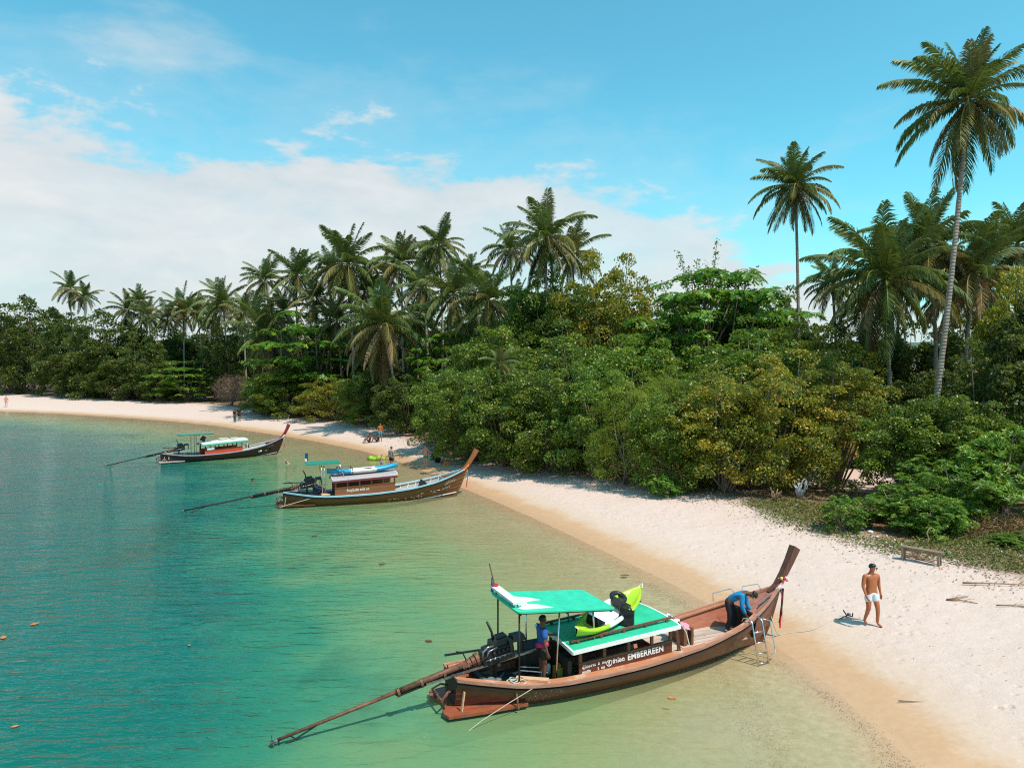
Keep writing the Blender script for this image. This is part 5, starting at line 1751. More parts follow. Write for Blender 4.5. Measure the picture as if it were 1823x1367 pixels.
# lime raft on the sand
p = pix(670, 812, .25)
rf = empty('raft', (p[0], p[1], gz(p[0], p[1]) + .02), -.35, 'lime green inflatable raft lying on the wet sand', 'raft', scale=.66)
mb = MB()
n = 30; rr = .20
for i in range(n):
    aa = 2 * math.pi * i / n
pts = [(1.05 * math.cos(2 * math.pi * i / n), .62 * math.sin(2 * math.pi * i / n), rr) for i in range(n)]
base = len(mb.v)
for i in range(n):
    aa = 2 * math.pi * i / n
    rd = Vector((math.cos(aa) * .62, math.sin(aa) * 1.05, 0)).normalized()
    for j in range(8):
        b_ = 2 * math.pi * j / 8
        mb.v.append(tuple(Vector(pts[i]) + rd * rr * math.cos(b_) + Vector((0, 0, rr * math.sin(b_)))))
for i in range(n):
    for j in range(8):
        mb.f.append((i * 8 + j, ((i + 1) % n) * 8 + j, ((i + 1) % n) * 8 + (j + 1) % 8, i * 8 + (j + 1) % 8)); mb.mi.append(0 if (i // 4) % 2 else 1)
mb.build('tube', [LIME, plain('dark_lime_vinyl', (.17, .30, .02), .4, .1, 4)], rf, True)
MB().slab([(p_[0] * .9, p_[1] * .9) for p_ in pts], .10, .14).build('floor', plain('pale_lime_vinyl', (.45, .55, .2), .5, .1, 4), rf)

# bench on the beach with sticks under it
BENCH = wood('bench_weathered', (0.20, 0.14, 0.09), (0.36, 0.27, 0.19), None, .8, (1.5, 12, 12), .15)
p = pix(1640, 990, .95)
px_, py_ = p[0], p[1]
g = gz(px_, py_)
bn_ = empty('bench', (px_, py_, g), R(-47), 'rough wooden bench standing at the edge of the beach plants', 'bench')
MB().box((0, 0, .46), (1.35, .26, .05)).build('seat', BENCH, bn_)
for x in (-.58, .58):
    for y in (-.10, .10):
        MB().bar((x, y, -.05), (x, y * .9, .44), .075, .075).build('leg', BENCH, bn_)
    MB().bar((x, -.12, .36), (x, .12, .36), .05, .07).build('cross_rail', BENCH, bn_)
MB().bar((-.58, .09, .34), (.58, .09, .34), .035, .06).build('stretcher', BENCH, bn_)
rg = random.Random(12)
for k in range(12):
    M = Matrix.Rotation(R(-47), 3, 'Z')
    c = Vector((px_, py_, 0)) + M @ Vector((rg.uniform(-.4, .5), rg.uniform(.0, .45), 0))
    aa = R(-47) + rg.uniform(-.5, .5); l = rg.uniform(.5, 1.1)
    zz = gz(c.x, c.y) + .03 + .02 * (k % 5)
    s = put('driftwood_stick', MB().tube([(-l / 2, 0, 0), (0, rg.uniform(-.04, .04), .02), (l / 2, 0, 0)], [.018, .016, .008], 5).mesh('stick', DRIFT_BROWN), None, (c.x, c.y, zz), (0, rg.uniform(-.1, .1), aa))
    tag(s, 'thin brown driftwood stick in the heap under the bench', 'stick', 'driftwood sticks under the bench')


def branch(name, p, rz, pts_list, rads, mat, label, cat='driftwood'):
    o = empty(name, p, rz, label, cat)
    for i, (pts, r) in enumerate(zip(pts_list, rads)):
        MB().tube(pts, [r * (1 - .6 * k / (len(pts) - 1)) for k in range(len(pts))], 6).build('branch' if i else 'stem', mat, o, True)
    return o


branch('fallen_branch', ground_at(1700, 1068), 0, [[(-.25, .0, .02), (.2, .08, .06), (.55, .22, .05)], [(-.25, 0, .02), (.05, -.12, .05), (.45, -.38, .03)], [(.0, .03, .04), (.2, .16, .10), (.45, .14, .06)], [(.15, -.18, .04), (.38, -.16, .10), (.6, -.10, .04)]],
       [.025, .03, .014, .012], DRIFT_BROWN, 'forked dry branch lying alone on the white sand')
branch('fallen_branch', ground_at(1800, 1042), 0, [[(-1.4, .22, .02), (-1.0, .10, .05), (-.5, .0, .07), (.3, -.10, .06), (1.2, -.05, .05)], [(-1.0, .10, .04), (-1.15, -.05, .06), (-1.35, -.12, .03)], [(.2, -.08, .05), (.4, .12, .12), (.7, .26, .08)], [(-.5, 0, .06), (-.3, .2, .10), (.1, .3, .04)], [(-.7, .04, .05), (-.8, -.2, .04)]], [.032, .014, .015, .012, .01], DRIFT_BROWN, 'long dry palm stalk lying across the sand at the right edge')
branch('fallen_branch', ground_at(1810, 1082), -.4, [[(-.5, 0, .02), (-.1, .09, .04), (.3, .08, .05), (.8, -.06, .03)], [(-.1, .08, .03), (.05, .22, .07), (.3, .30, .04)], [(.1, .09, .04), (.3, -.1, .05)]], [.022, .012, .01], DRIFT_BROWN, 'short dry stalk on the sand near the right edge')
branch('driftwood_limb', ground_at(1652, 975), 0, [[(-.1, .0, .05), (.05, .05, .35), (.0, .1, .55), (.12, .1, .75)]], [.042], DRIFT_BROWN, 'bent driftwood limb standing behind the bench')
branch('fallen_branch', ground_at(1740, 920), -.5, [[(-1.4, 0, .35), (0, .0, .30), (1.3, .1, .1)], [(-.4, 0, .3), (.2, .4, .5)]], [.035, .02], DRIFT, 'pale broken branch lying over the dry brush')
branch('fallen_branch', ground_at(1625, 1250), -.15, [[(-.3, 0, .02), (.3, .02, .025)]], [.016], DRIFT_BROWN, 'straight thin stick on the damp sand')


def root_mass(p, label, s, mat, seed):
    rg = random.Random(seed)
    o = empty('driftwood_root', p, 0, label, 'driftwood')
    for k in range(14):
        aa = rg.uniform(0, 6.28); h = rg.uniform(.5, 1.25) * s
        e = Vector((math.cos(aa) * .45 * s * rg.uniform(.4, 1.2), math.sin(aa) * .3 * s, h))
        mid = e * .5 + Vector((rg.uniform(-.15, .15), rg.uniform(-.1, .1), .1)) * s
        MB().tube([(rg.uniform(-.15, .15) * s, 0, 0), mid, e, e + Vector((rg.uniform(-.2, .2), rg.uniform(-.1, .1), rg.uniform(-.1, .2))) * s], [.07 * s, .06 * s, .035 * s, .012 * s], 6).build('root_arm', mat, o, True)
    return o


root_mass(ground_at(1424, 887), 'upright bleached white driftwood root under the yellowish shrubs', .8, plain('bleached_wood', (.52, .50, .50), .8, .15, 8), 2)
root_mass(ground_at(112, 706), 'grey tangled tree roots on the far beach under dark trees', 2.2, DRIFT, 5)
root_mass(ground_at(1380, 893), 'small dark root stump beside the bleached driftwood root', .6, DRIFT_BROWN, 6)

# anchor on the sand and its rope to the near boat
pa = ground_at(1503, 1102)
an = empty('anchor', pa, .5, 'small dark boat anchor lying on the sand by the walking man', 'anchor')
MB().tube([(-.22, 0, .05), (.22, 0, .10)], .016, 6).build('shank', METAL_BLACK, an)
MB().tube([(.16, -.16, .20), (.22, -.10, .07), (.24, 0, .06), (.22, .10, .07), (.16, .16, .20)], .018, 6).build('fluke', METAL_BLACK, an)
MB().box((.2, 0, .11), (.07, .08, .07)).build('weight', plain('grey_weight', (.14, .14, .17), .7, .2, 8), an)
pb = boat_pt(BOAT1, (9.5, -.05, .75))
pr = []
for k in range(26):
    t = k / 25
    q = pb.lerp(pa, t)
    z = gz(q.x, q.y) + .012
    if t < .16: z = z + (pb.z - z) * (1 - t / .16) ** 2
    pr.append((q.x, q.y + .12 * math.sin(t * 9) * (t > .1), max(z, .01)))
tag(MB().tube(pr, .011, 5).build('anchor_rope', ROPE, None, True), 'thin anchor rope running from the near prow across the sand', 'rope')

# floating leaves
LEAF_ORANGE = plain('fallen_leaf_orange', (0.50, 0.17, 0.05), .6, .25, 12)
LEAF_BROWN = plain('fallen_leaf_brown', (0.12, 0.06, 0.03), .7, .3, 12)


def leaf_shape(l, mat):
    rows = [[(l * (t - .5), w * l * .30 * math.sin(math.pi * min(max(t, .02), .98)) ** .8, .012 + .02 * abs(w)) for w in (-1, 0, 1)] for t in np.linspace(0, 1, 7)]
    return MB().grid(rows).mesh('leaf', mat, True)


for px, py, l, m_, lab in ((62, 1112, .26, LEAF_ORANGE, 'orange leaf floating on the teal water, farther of the pair at the left edge'), (6, 1136, .26, LEAF_ORANGE, 'orange leaf floating on the water cut by the left edge'),
                           (27, 1295, .16, LEAF_ORANGE, 'small pale orange leaf floating low at the left'), (337, 1150, .12, LEAF_ORANGE, 'tiny tan leaf floating on the teal water away from the left edge'),
                           (1112, 1025, .30, LEAF_BROWN, 'dark leaf floating in the shallows beyond the green canopy'), (763, 1142, .22, LEAF_BROWN, 'dark leaf floating left of the black engine'), (680, 1005, .26, LEAF_BROWN, 'dark leaf floating between the near and middle boats'),
                           (1196, 1244, .20, LEAF_ORANGE, 'yellow leaf in clear shallows beside the near hull'), (560, 955, .24, LEAF_BROWN, 'small dark leaf on the green water below the middle boat')):
    q = pix(px, py, 0)
    o = put('floating_leaf', leaf_shape(l, m_), None, (q[0], q[1], .006), (0, 0, px * .37))
    tag(o, lab, 'leaf', 'leaves floating on the water')

# ---- loose ground stuff
def scatter(name, pts, L, W, tint, mat, label, up=0.25, seed=0, cat=None):
    rg = np.random.default_rng(seed)
    n = len(pts)
    N = unit(rg.normal(size=(n, 3)) * up + np.array([0, 0, 1.0])); A = unit(np.cross(N, rg.normal(size=(n, 3))))
    me = leaves_to_mesh(name, pts, A, N, L, W, tint, mat, 0.2)
    return tag(put(name, me), label, cat, kind='stuff')


LITTER = leaf_mat('litter', [(0, (0.10, 0.055, 0.03)), (.4, (0.24, 0.13, 0.07)), (.7, (0.38, 0.25, 0.15)), (.9, (0.52, 0.42, 0.32)), (1, (0.70, 0.66, 0.62))], .7, .2, .05)
rgn = np.random.default_rng(77)


def band(n, xr, yr, vlo, vhi, dens=None):
    out = []
    while len(out) < n:
        x = rgn.uniform(*xr, 6000); y = rgn.uniform(*yr, 6000)
        v = sdist(VG, x, y); d_ = sdist(SH, x, y)
        k = (v > vlo) & (v < vhi) & (d_ > 1.2)
        w = np.exp(-np.maximum(-v, 0) / (abs(vlo) * .38 + 1e-6))
        k &= rgn.random(len(x)) < w
        out += list(zip(x[k], y[k]))
    a = np.array(out[:n])
    return np.stack([a[:, 0], a[:, 1], ground_z(a[:, 0], a[:, 1]) + 0.02], 1)


q = band(9000, (-3, 26), (20, 52), -2.2, 4.0)
scatter('leaf_litter', q, rgn.uniform(.05, .15, len(q)), rgn.uniform(.025, .07, len(q)), rgn.normal(.45, .26, len(q)), LITTER, 'brown and grey fallen leaves strewn along the edge of the shrubs', .35, 1, 'litter')
q = band(5000, (-75, -2), (48, 118), -2.6, 4.0)
scatter('leaf_litter', q, rgn.uniform(.10, .24, len(q)), rgn.uniform(.05, .12, len(q)), rgn.normal(.45, .26, len(q)), LITTER, 'reddish fallen leaves under the bushes of the far beach', .35, 2, 'litter')
# sparse bits over the open sand
out = []
while len(out) < 900:
    x = rgn.uniform(-14, 24, 4000); y = rgn.uniform(13, 60, 4000); d_ = sdist(SH, x, y); v = sdist(VG, x, y)
    k = (d_ > 2.2) & (v < 0); out += list(zip(x[k], y[k]))
a_ = np.array(out[:900]); q = np.stack([a_[:, 0], a_[:, 1], ground_z(a_[:, 0], a_[:, 1]) + .012], 1)
scatter('beach_litter', q, rgn.uniform(.02, .09, 900), rgn.uniform(.01, .025, 900), rgn.normal(.35, .2, 900), LITTER, 'scattered leaf and husk bits over the open white sand', .2, 3, 'litter')
# dark pebbly streaks just under the water's edge
out = []
while len(out) < 9000:
    x = rgn.uniform(-4, 13, 6000); y = rgn.uniform(10, 40, 6000); d_ = sdist(SH, x, y)
    c_ = -0.55 + .25 * np.sin(x * 1.3 + y * .7); c2_ = -2.6 + .4 * np.sin(x + y * .5)
    w = np.exp(-((d_ - c_) / .22) ** 2) + .35 * np.exp(-((d_ - c2_) / .30) ** 2)
    k = rgn.random(6000) < w * np.clip(1.4 - (y - 12) / 16, .1, 1) * (0.4 + .6 * (wob(x, y, 2.2) > 0)); out += list(zip(x[k], y[k]))
a_ = np.array(out[:9000]); q = np.stack([a_[:, 0], a_[:, 1], ground_z(a_[:, 0], a_[:, 1]) + .012], 1)
PEB = leaf_mat('pebble_bits', [(0, (0.07, 0.045, 0.03)), (.6, (0.16, 0.10, 0.06)), (1, (.40, .30, .2))], .8, .2, 0)
scatter('shore_debris', q, rgn.uniform(.010, .030, 9000), rgn.uniform(.008, .02, 9000), rgn.random(9000), PEB, 'dark pebble and husk streaks along the waterline', .4, 4, 'debris')

# creeping beach plants around the bench
GC = leaf_mat('creeper_leaf', [(0, (0.05, 0.075, 0.014)), (.5, (0.10, 0.13, 0.025)), (.85, (0.19, 0.19, 0.04)), (1, (0.30, 0.22, 0.08))], .45, .4, .25)
out = []
while len(out) < 15000:
    x = rgn.uniform(8, 22, 5000); y = rgn.uniform(23, 36, 5000); v = sdist(VG, x, y)
    w = np.clip((v + 1.0) / 1.4, 0, 1) * (v < 5) * (wob(x * 1.1 + 3, y, 1.4) > -.35)
    k = rgn.random(5000) < w; out += list(zip(x[k], y[k]))
a_ = np.array(out[:15000]); q = np.stack([a_[:, 0], a_[:, 1], ground_z(a_[:, 0], a_[:, 1]) + rgn.uniform(.02, .20, 15000)], 1)
scatter('ground_cover', q, rgn.uniform(.06, .13, 15000), rgn.uniform(.045, .08, 15000), rgn.normal(.5, .24, 15000), GC, 'creeping green beach plants spreading over sand around the bench', .5, 5, 'ground cover')
# tawny dry brush
pc = ground_at(1765, 955)
n = 5000
r_ = rgn.normal(size=(n, 2)) * np.array([1.5, 1.1])
x, y = pc.x + .8 + r_[:, 0], pc.y + 1.0 + r_[:, 1]
q = np.stack([x, y, ground_z(x, y) + rgn.random(n) * .55 * np.exp(-(r_ ** 2).sum(1) / 3)], 1)
DRYM = leaf_mat('dry_brush', [(0, (0.14, 0.08, 0.04)), (.5, (0.30, 0.18, 0.09)), (1, (0.46, 0.31, 0.17))], .8, .15, .1)
scatter('dry_brush', q, rgn.uniform(.15, .45, n), rgn.uniform(.012, .03, n), rgn.random(n), DRYM, 'tawny heap of dry brush at the right edge behind the bench', .9, 6, 'brush')

# pale coral stones and bleached scraps by the bench
STONE = plain('pale_coral_stone', (.66, .64, .62), .8, .2, 9)
rs = random.Random(9)
for k, (px, py) in enumerate(((1578, 968), (1592, 962), (1588, 975), (1604, 972), (1683, 980), (1690, 986), (1716, 955), (1760, 952), (1772, 950), (1766, 957), (1775, 978), (1784, 985), (1768, 986), (1790, 976), (1678, 1000), (1640, 978), (1652, 982), (1728, 968), (1550, 948), (1562, 956), (1534, 942), (1405, 905), (1420, 900), (1440, 905), (1700, 998))):
    pp = ground_at(px, py)
    s = rs.uniform(.06, .15)
    mbs = MB().ball((0, 0, 0), (s, s * rs.uniform(.6, .9), s * rs.uniform(.4, .7)), 7, 5)
    mbs.v = [tuple(c * (1 + .18 * math.sin(7 * v[0] / s + 5 * v[1] / s + i)) for i, c in enumerate(v)) for v in mbs.v]
    o = mbs.build('stone', STONE, None, False, loc=(pp.x, pp.y, pp.z + s * .3), rot=(0, 0, rs.uniform(0, 6)))
    tag(o, 'pale coral stone among the beach plants near the bench', 'stone', 'pale coral stones by the bench')

# ================================================================== PEOPLE
SKIN_TAN = plain('skin_tanned', (0.40, 0.128, 0.050), 0.42, 0.10, 10, 0.4)
SKIN_BROWN = plain('skin_brown', (0.145, 0.062, 0.036), 0.5, 0.1, 10, 0.4)
SKIN_LIGHT = plain('skin_light', (0.50, 0.25, 0.16), 0.5, 0.1, 10, 0.4)
HAIR = plain('hair_black', (0.012, 0.010, 0.009), 0.5, 0.3, 20, 0.4)
HAIR_BROWN = plain('hair_brown', (0.055, 0.028, 0.016), 0.55, 0.3, 20, 0.4)

STAND = dict(pelvis=(0, 0, .93), waist=(0, -.01, 1.07), chest=(0, 0, 1.27), base=(0, .01, 1.44), neck=(0, -.01, 1.51), head=(0, -.025, 1.60), top=(0, -.01, 1.69),
             shL=(.185, .01, 1.395), elL=(.235, .03, 1.12), wrL=(.25, -.04, .88), haL=(.25, -.07, .80),
             shR=(-.185, .01, 1.395), elR=(-.235, .03, 1.12), wrR=(-.25, -.04, .88), haR=(-.25, -.07, .80),
             hiL=(.095, 0, .90), knL=(.105, -.03, .50), anL=(.105, .02, .09), toL=(.12, -.13, .035), hiR=(-.095, 0, .90), knR=(-.105, -.03, .50), anR=(-.105, .02, .09), toR=(-.12, -.13, .035))
RADII = dict(pelvis=(.150, .105), waist=(.135, .095), chest=(.165, .115), base=(.085, .075), neck=(.055, .055), head=(.078, .095), top=(.066, .078),
             sh=(.066, .066), el=(.044, .044), wr=(.029, .029), ha=(.034, .022), hi=(.092, .092), kn=(.058, .058), an=(.037, .037), to=(.036, .026))
EDGES = [('pelvis', 'waist'), ('waist', 'chest'), ('chest', 'base'), ('base', 'neck'), ('neck', 'head'), ('head', 'top')]
for s_ in 'LR':
    EDGES += [('chest', 'sh' + s_), ('sh' + s_, 'el' + s_), ('el' + s_, 'wr' + s_), ('wr' + s_, 'ha' + s_), ('pelvis', 'hi' + s_), ('hi' + s_, 'kn' + s_), ('kn' + s_, 'an' + s_), ('an' + s_, 'to' + s_)]


def skinned(name, verts, radii, edges, root_i, mat, parent, sub=2):
    me = bpy.data.meshes.new(name)
    me.from_pydata([tuple(v) for v in verts], edges, [])
    o = bpy.data.objects.new(name, me)
    C.objects.link(o)
    md = o.modifiers.new('Skin', 'SKIN')
    md.use_smooth_shade = True
    sv = me.skin_vertices[0].data
    for i, r in enumerate(radii):
        sv[i].radius = r if isinstance(r, tuple) else (r, r)
        sv[i].use_root = (i == root_i)
    ss = o.modifiers.new('Sub', 'SUBSURF')
    ss.levels = ss.render_levels = sub
    bpy.context.view_layer.update()
    dg = bpy.context.evaluated_depsgraph_get()
    m2 = bpy.data.meshes.new_from_object(o.evaluated_get(dg))
    o.modifiers.clear()
    o.data = m2
    bpy.data.meshes.remove(me)
    m2.name = name
    m2.materials.clear()
    m2.materials.append(mat)
    m2.polygons.foreach_set('use_smooth', np.ones(len(m2.polygons), dtype=bool))
    o.parent = parent
    return o


def person(label, loc, rz, pose=None, skin=SKIN_TAN, hair=HAIR, wear=(), scale=1.0, fingers=False, glasses=False, long_hair=False, bulk=1.0, group='people on the beach and boats', rot=None):
    J = dict(STAND); J.update(pose or {})
    J = {k: Vector(v) for k, v in J.items()}
    root = empty('person', loc, rz, label, 'person', group, scale)
    if rot: root.rotation_euler = rot
    names = list(STAND.keys())
    idx = {n: i for i, n in enumerate(names)}
    V = [J[n] for n in names]
    Rr = [RADII.get(n) or RADII[n[:2]] for n in names]
    if bulk != 1.0:
        Rr = [((r[0] * bulk, r[1] * bulk) if n[:2] not in ('he', 'to', 'ne', 'wr', 'ha', 'an') else r) for n, r in zip(names, Rr)]
    E = [(idx[a], idx[b]) for a, b in EDGES]
    if fingers:
        for s in 'LR':
            w, h = J['wr' + s], J['ha' + s]
            d = (h - w).normalized()
            sd = 1 if s == 'L' else -1
            across = d.cross(Vector((sd, 0.25, 0))).normalized()
            curl = Vector((-sd * .6, -.2, 0)).normalized()
            for k, (off, ln) in enumerate(((.026, .062), (.009, .072), (-.009, .066), (-.026, .050))):
                b = len(V)
                V += [h + across * off + d * .022, h + across * off * 1.15 + d * (.022 + ln * .55) + curl * .006, h + across * off * 1.15 + d * (.018 + ln * .95) + curl * .026]
                Rr += [.0095, .0088, .0075]
                E += [(idx['ha' + s], b), (b, b + 1), (b + 1, b + 2)]
            b = len(V)
            V += [w.lerp(h, .55) + across * .038 + curl * .01, w.lerp(h, .95) + across * .058 + curl * .02]
            Rr += [.0105, .0085]
            E += [(idx['ha' + s], b), (b, b + 1)]
    skinned('body', V, Rr, E, idx['pelvis'], skin, root)
    hd, tp = J['head'], J['top']
    up = (tp - J['neck']).normalized()
    face = (hd - J['neck'] - up * (hd - J['neck']).dot(up))
    fwd = Vector(J.get('look', (0, -1, 0)))
    fwd = (fwd - up * fwd.dot(up)).normalized()
    sx = up.cross(fwd)
    M = Matrix((sx, -fwd, up)).transposed()
    # hair: a cap over the skull, open at the face
    mb = MB()
    nu, nv = 18, 8
    cen = hd + up * .035 - fwd * .012
    for j in range(nv + 1):
        for i in range(nu):
            a = 2 * math.pi * i / nu          # a = -90 deg is the face
            ff = -math.sin(a)
            low = (-.28 if ff < .2 else .40) + (.15 * math.sin(i * 3)) * .3
            if long_hair and ff < .3: low = -1.1
            th = low + (math.pi / 2 - low) * j / nv
            r = (.101 if j else .092) + .004 * math.sin(5 * a + j)
            p = Vector((math.cos(th) * math.cos(a) * r * .92, math.cos(th) * math.sin(a) * r * 1.08, math.sin(th) * r * 1.05 if th > -.6 else -r * .6 + (th + .6) * .3))
            mb.v.append(tuple(cen + M @ p))
    for j in range(nv):
        for i in range(nu):
            i2 = (i + 1) % nu
            mb.f.append((j * nu + i, j * nu + i2, (j + 1) * nu + i2, (j + 1) * nu + i)); mb.mi.append(0)
    mb.build('hair', hair, root, True)
    # nose, ears, eyes and mouth where the photograph shows a face
    if fingers:
        MB().add([hd + fwd * .088 + up * .030, hd + fwd * .118 - up * .012, hd + fwd * .088 + sx * .016 - up * .016, hd + fwd * .088 - sx * .016 - up * .016], [(0, 2, 1), (0, 1, 3), (1, 2, 3)]).build('nose', skin, root, True)
        for s in (-1, 1):
            MB().ball(hd + sx * s * .083 + up * .012 - fwd * .005, (.012, .02, .03), 6, 4).build('ear', skin, root, True)
            MB().ball(hd + fwd * .088 + sx * s * .032 + up * .028, (.012, .008, .007), 6, 4).build('eye', HAIR, root)
        MB().box(hd + fwd * .092 - up * .045, (.045, .012, .008), M).build('mouth', plain('lips_brown', (.20, .06, .04), .5, .1, 10), root)
    if glasses:
        mb = MB()
        for s in (-1, 1):
            mb.box(hd + fwd * .102 + sx * s * .034 + up * .026, (.056, .012, .036), M)
            mb.bar(hd + fwd * .10 + sx * s * .066 + up * .032, hd - fwd * .01 + sx * s * .086 + up * .026, .008)
        mb.box(hd + fwd * .104 + up * .034, (.02, .01, .01), M)
        mb.build('sunglasses', RUBBER, root)
    for kind, m, *opt in wear:
        g = .016
        if kind in ('shorts', 'trousers', 'trunks'):
            f = {'shorts': .62, 'trousers': 1.0, 'trunks': .38}[kind]
            L = []; Rd = []; Ed = []
            L = [J['pelvis'].lerp(J['waist'], .55), J['pelvis']]; Rd = [(.138 + g, .100 + g), (.156 + g, .112 + g)]; Ed = [(0, 1)]
            for s in 'LR':
                b = len(L)
                hi, kn, an = J['hi' + s], J['kn' + s], J['an' + s]
                if f < 1:
                    L += [hi, hi.lerp(kn, f * .55), hi.lerp(kn, f)]; Rd += [.100 + g, .095 + g, .088 + g]
                    Ed += [(1, b), (b, b + 1), (b + 1, b + 2)]
                else:
                    L += [hi, kn, an]; Rd += [.098 + g, .068 + g, .052 + g]; Ed += [(1, b), (b, b + 1), (b + 1, b + 2)]
            skinned(kind, L, Rd, Ed, 1, m, root)
        elif kind in ('shirt', 'tshirt', 'vest'):
            L = [J['pelvis'].lerp(J['waist'], .2), J['waist'], J['chest'], J['base'].lerp(J['chest'], .15)]
            Rd = [(.152 + g, .108 + g), (.140 + g, .100 + g), (.168 + g, .118 + g), (.088 + g, .074 + g)]
            Ed = [(0, 1), (1, 2), (2, 3)]
            for s in 'LR':
                b = len(L)
                sh, el, wr = J['sh' + s], J['el' + s], J['wr' + s]
                if kind == 'shirt': L += [sh, el, el.lerp(wr, .93)]; Rd += [.072 + g, .050 + g, .036 + g]; Ed += [(2, b), (b, b + 1), (b + 1, b + 2)]
                elif kind == 'tshirt': L += [sh, sh.lerp(el, .65)]; Rd += [.072 + g, .064 + g]; Ed += [(2, b), (b, b + 1)]
                else: L += [sh.lerp(J['chest'], .2)]; Rd += [.072 + g]; Ed += [(2, b)]
            skinned(kind, L, Rd, Ed, 2, m, root)
        elif kind == 'bikini':
            MB().torus(J['chest'] + Vector((0, 0, .03)), .135, .035, Matrix.Diagonal((1.12, .85, 1.2)), 16, 6).build('bikini_top', m, root, True)
    return root


SHORTS_WHITE = plain('shorts_pale_blue', (0.60, 0.68, 0.71), .8, .08, 8)
BLUE_SHIRT = plain('shirt_bright_blue', (0.010, 0.215, 0.46), .7, .15, 6)
ROYAL_SHIRT = plain('shirt_royal_blue', (0.02, 0.10, 0.36), .75, .2, 6)
DARK_CLOTH = plain('cloth_dark', (0.014, 0.013, 0.015), .8, .3, 8)
NAVY = plain('cloth_navy', (0.012, 0.025, 0.06), .8, .3, 8)
TURQ = plain('shorts_turquoise', (0.02, 0.30, 0.48), .75, .15, 8)
GREEN_SHORT = plain('shorts_green', (0.03, 0.22, 0.20), .75, .15, 8)
PINK_SWIM = plain('swimwear_pink', (0.60, 0.22, 0.22), .75, .15, 8)
SARONG = plain('sarong_green', (0.03, 0.11, 0.08), .8, .2, 8)

# the man walking on the sand
walk = dict(pelvis=(0, 0, .93), shL=(.205, .01, 1.40), shR=(-.205, .01, 1.40), knL=(.12, -.13, .50), anL=(.10, -.15, .09), toL=(.13, -.30, .035), knR=(-.10, -.04, .50), anR=(-.11, .12, .10), toR=(-.13, -.03, .035),
            elL=(.275, .05, 1.13), wrL=(.30, .0, .88), haL=(.30, -.02, .80), elR=(-.275, -.02, 1.12), wrR=(-.28, -.15, .90), haR=(-.26, -.19, .83), head=(.015, -.035, 1.60), top=(.012, -.015, 1.69), look=(.55, -.8, -.25))
pm = ground_at(1550, 1112)
person('shirtless man in pale shorts and sunglasses walking on the sand', (pm.x, pm.y, pm.z - .005), R(12), walk, SKIN_TAN, HAIR, [('shorts', SHORTS_WHITE)], 1.02, True, True, bulk=1.13)

# the man in blue bending over the side at the bow
bend = dict(pelvis=(0, .12, .82), waist=(0, .02, .95), chest=(0, -.20, 1.08), base=(0, -.36, 1.14), neck=(0, -.43, 1.13), head=(0, -.52, 1.10), top=(0, -.60, 1.13), look=(0, -.5, -1),
            shL=(.18, -.28, 1.08), elL=(.22, -.32, .80), wrL=(.17, -.44, .60), haL=(.15, -.48, .53), shR=(-.18, -.28, 1.08), elR=(-.23, -.28, .80), wrR=(-.18, -.38, .58), haR=(-.16, -.42, .51),
            hiL=(.10, .12, .79), knL=(.14, -.03, .44), anL=(.14, .05, .09), toL=(.16, -.10, .035), hiR=(-.10, .12, .79), knR=(-.14, .02, .44), anR=(-.15, .14, .09), toR=(-.16, -.01, .035))
w = boat_pt(BOAT1, (8.18, -.02, .452))
person('man in bright blue long sleeved shirt bending over the bow ladder', w, R(62), bend, SKIN_BROWN, HAIR, [('shirt', BLUE_SHIRT), ('trousers', DARK_CLOTH)], .98, True)

# the boatman at the stern
steer = dict(elL=(.26, -.14, 1.17), wrL=(.22, -.36, 1.12), haL=(.21, -.43, 1.12), look=(.3, -1, 0))
w = boat_pt(BOAT1, (2.12, -.42, .272))
bm_ = person('boatman in royal blue shirt standing under the green canopy', w, R(110), steer, SKIN_BROWN, HAIR, [('tshirt', ROYAL_SHIRT), ('shorts', DARK_CLOTH)], .95, True)
MB().torus((0.0, .0, 1.0), .150, .028, Matrix.Rotation(.35, 3, 'Y') @ Matrix.Diagonal((1.12, .90, 2.4)), 18, 6).build('waist_cloth', plain('cloth_magenta', (.60, .03, .16), .8, .15, 8), bm_, True)

# seated figure at the middle boat's stern
sit = dict(pelvis=(0, .12, .16), waist=(0, .16, .30), chest=(0, .18, .50), base=(0, .16, .67), neck=(0, .14, .74), head=(0, .11, .83), top=(0, .11, .92), hiL=(.10, .08, .15), hiR=(-.10, .08, .15),
           knL=(.16, -.28, .42), knR=(-.14, -.28, .44), anL=(.16, -.42, .08), anR=(-.14, -.44, .08), toL=(.18, -.58, .035), toR=(-.15, -.60, .035),
           shL=(.18, .16, .62), shR=(-.18, .16, .62), elL=(.24, -.04, .44), elR=(-.24, -.04, .44), wrL=(.14, -.22, .46), wrR=(-.12, -.22, .47), haL=(.10, -.28, .47), haR=(-.08, -.28, .48))
w = boat_pt(BOAT2, (1.72, -.25, .45))
person('person in dark clothes sitting back in the stern of the middle boat', w, R(95), sit, SKIN_BROWN, HAIR, [('shirt', NAVY), ('trousers', NAVY)], 1.0)

# child and adult wading behind the blue kayak
def water_pos(px, py):
    q = pix(px, py, 0)
    return (q[0], q[1], max(gz(q[0], q[1]), -.45))


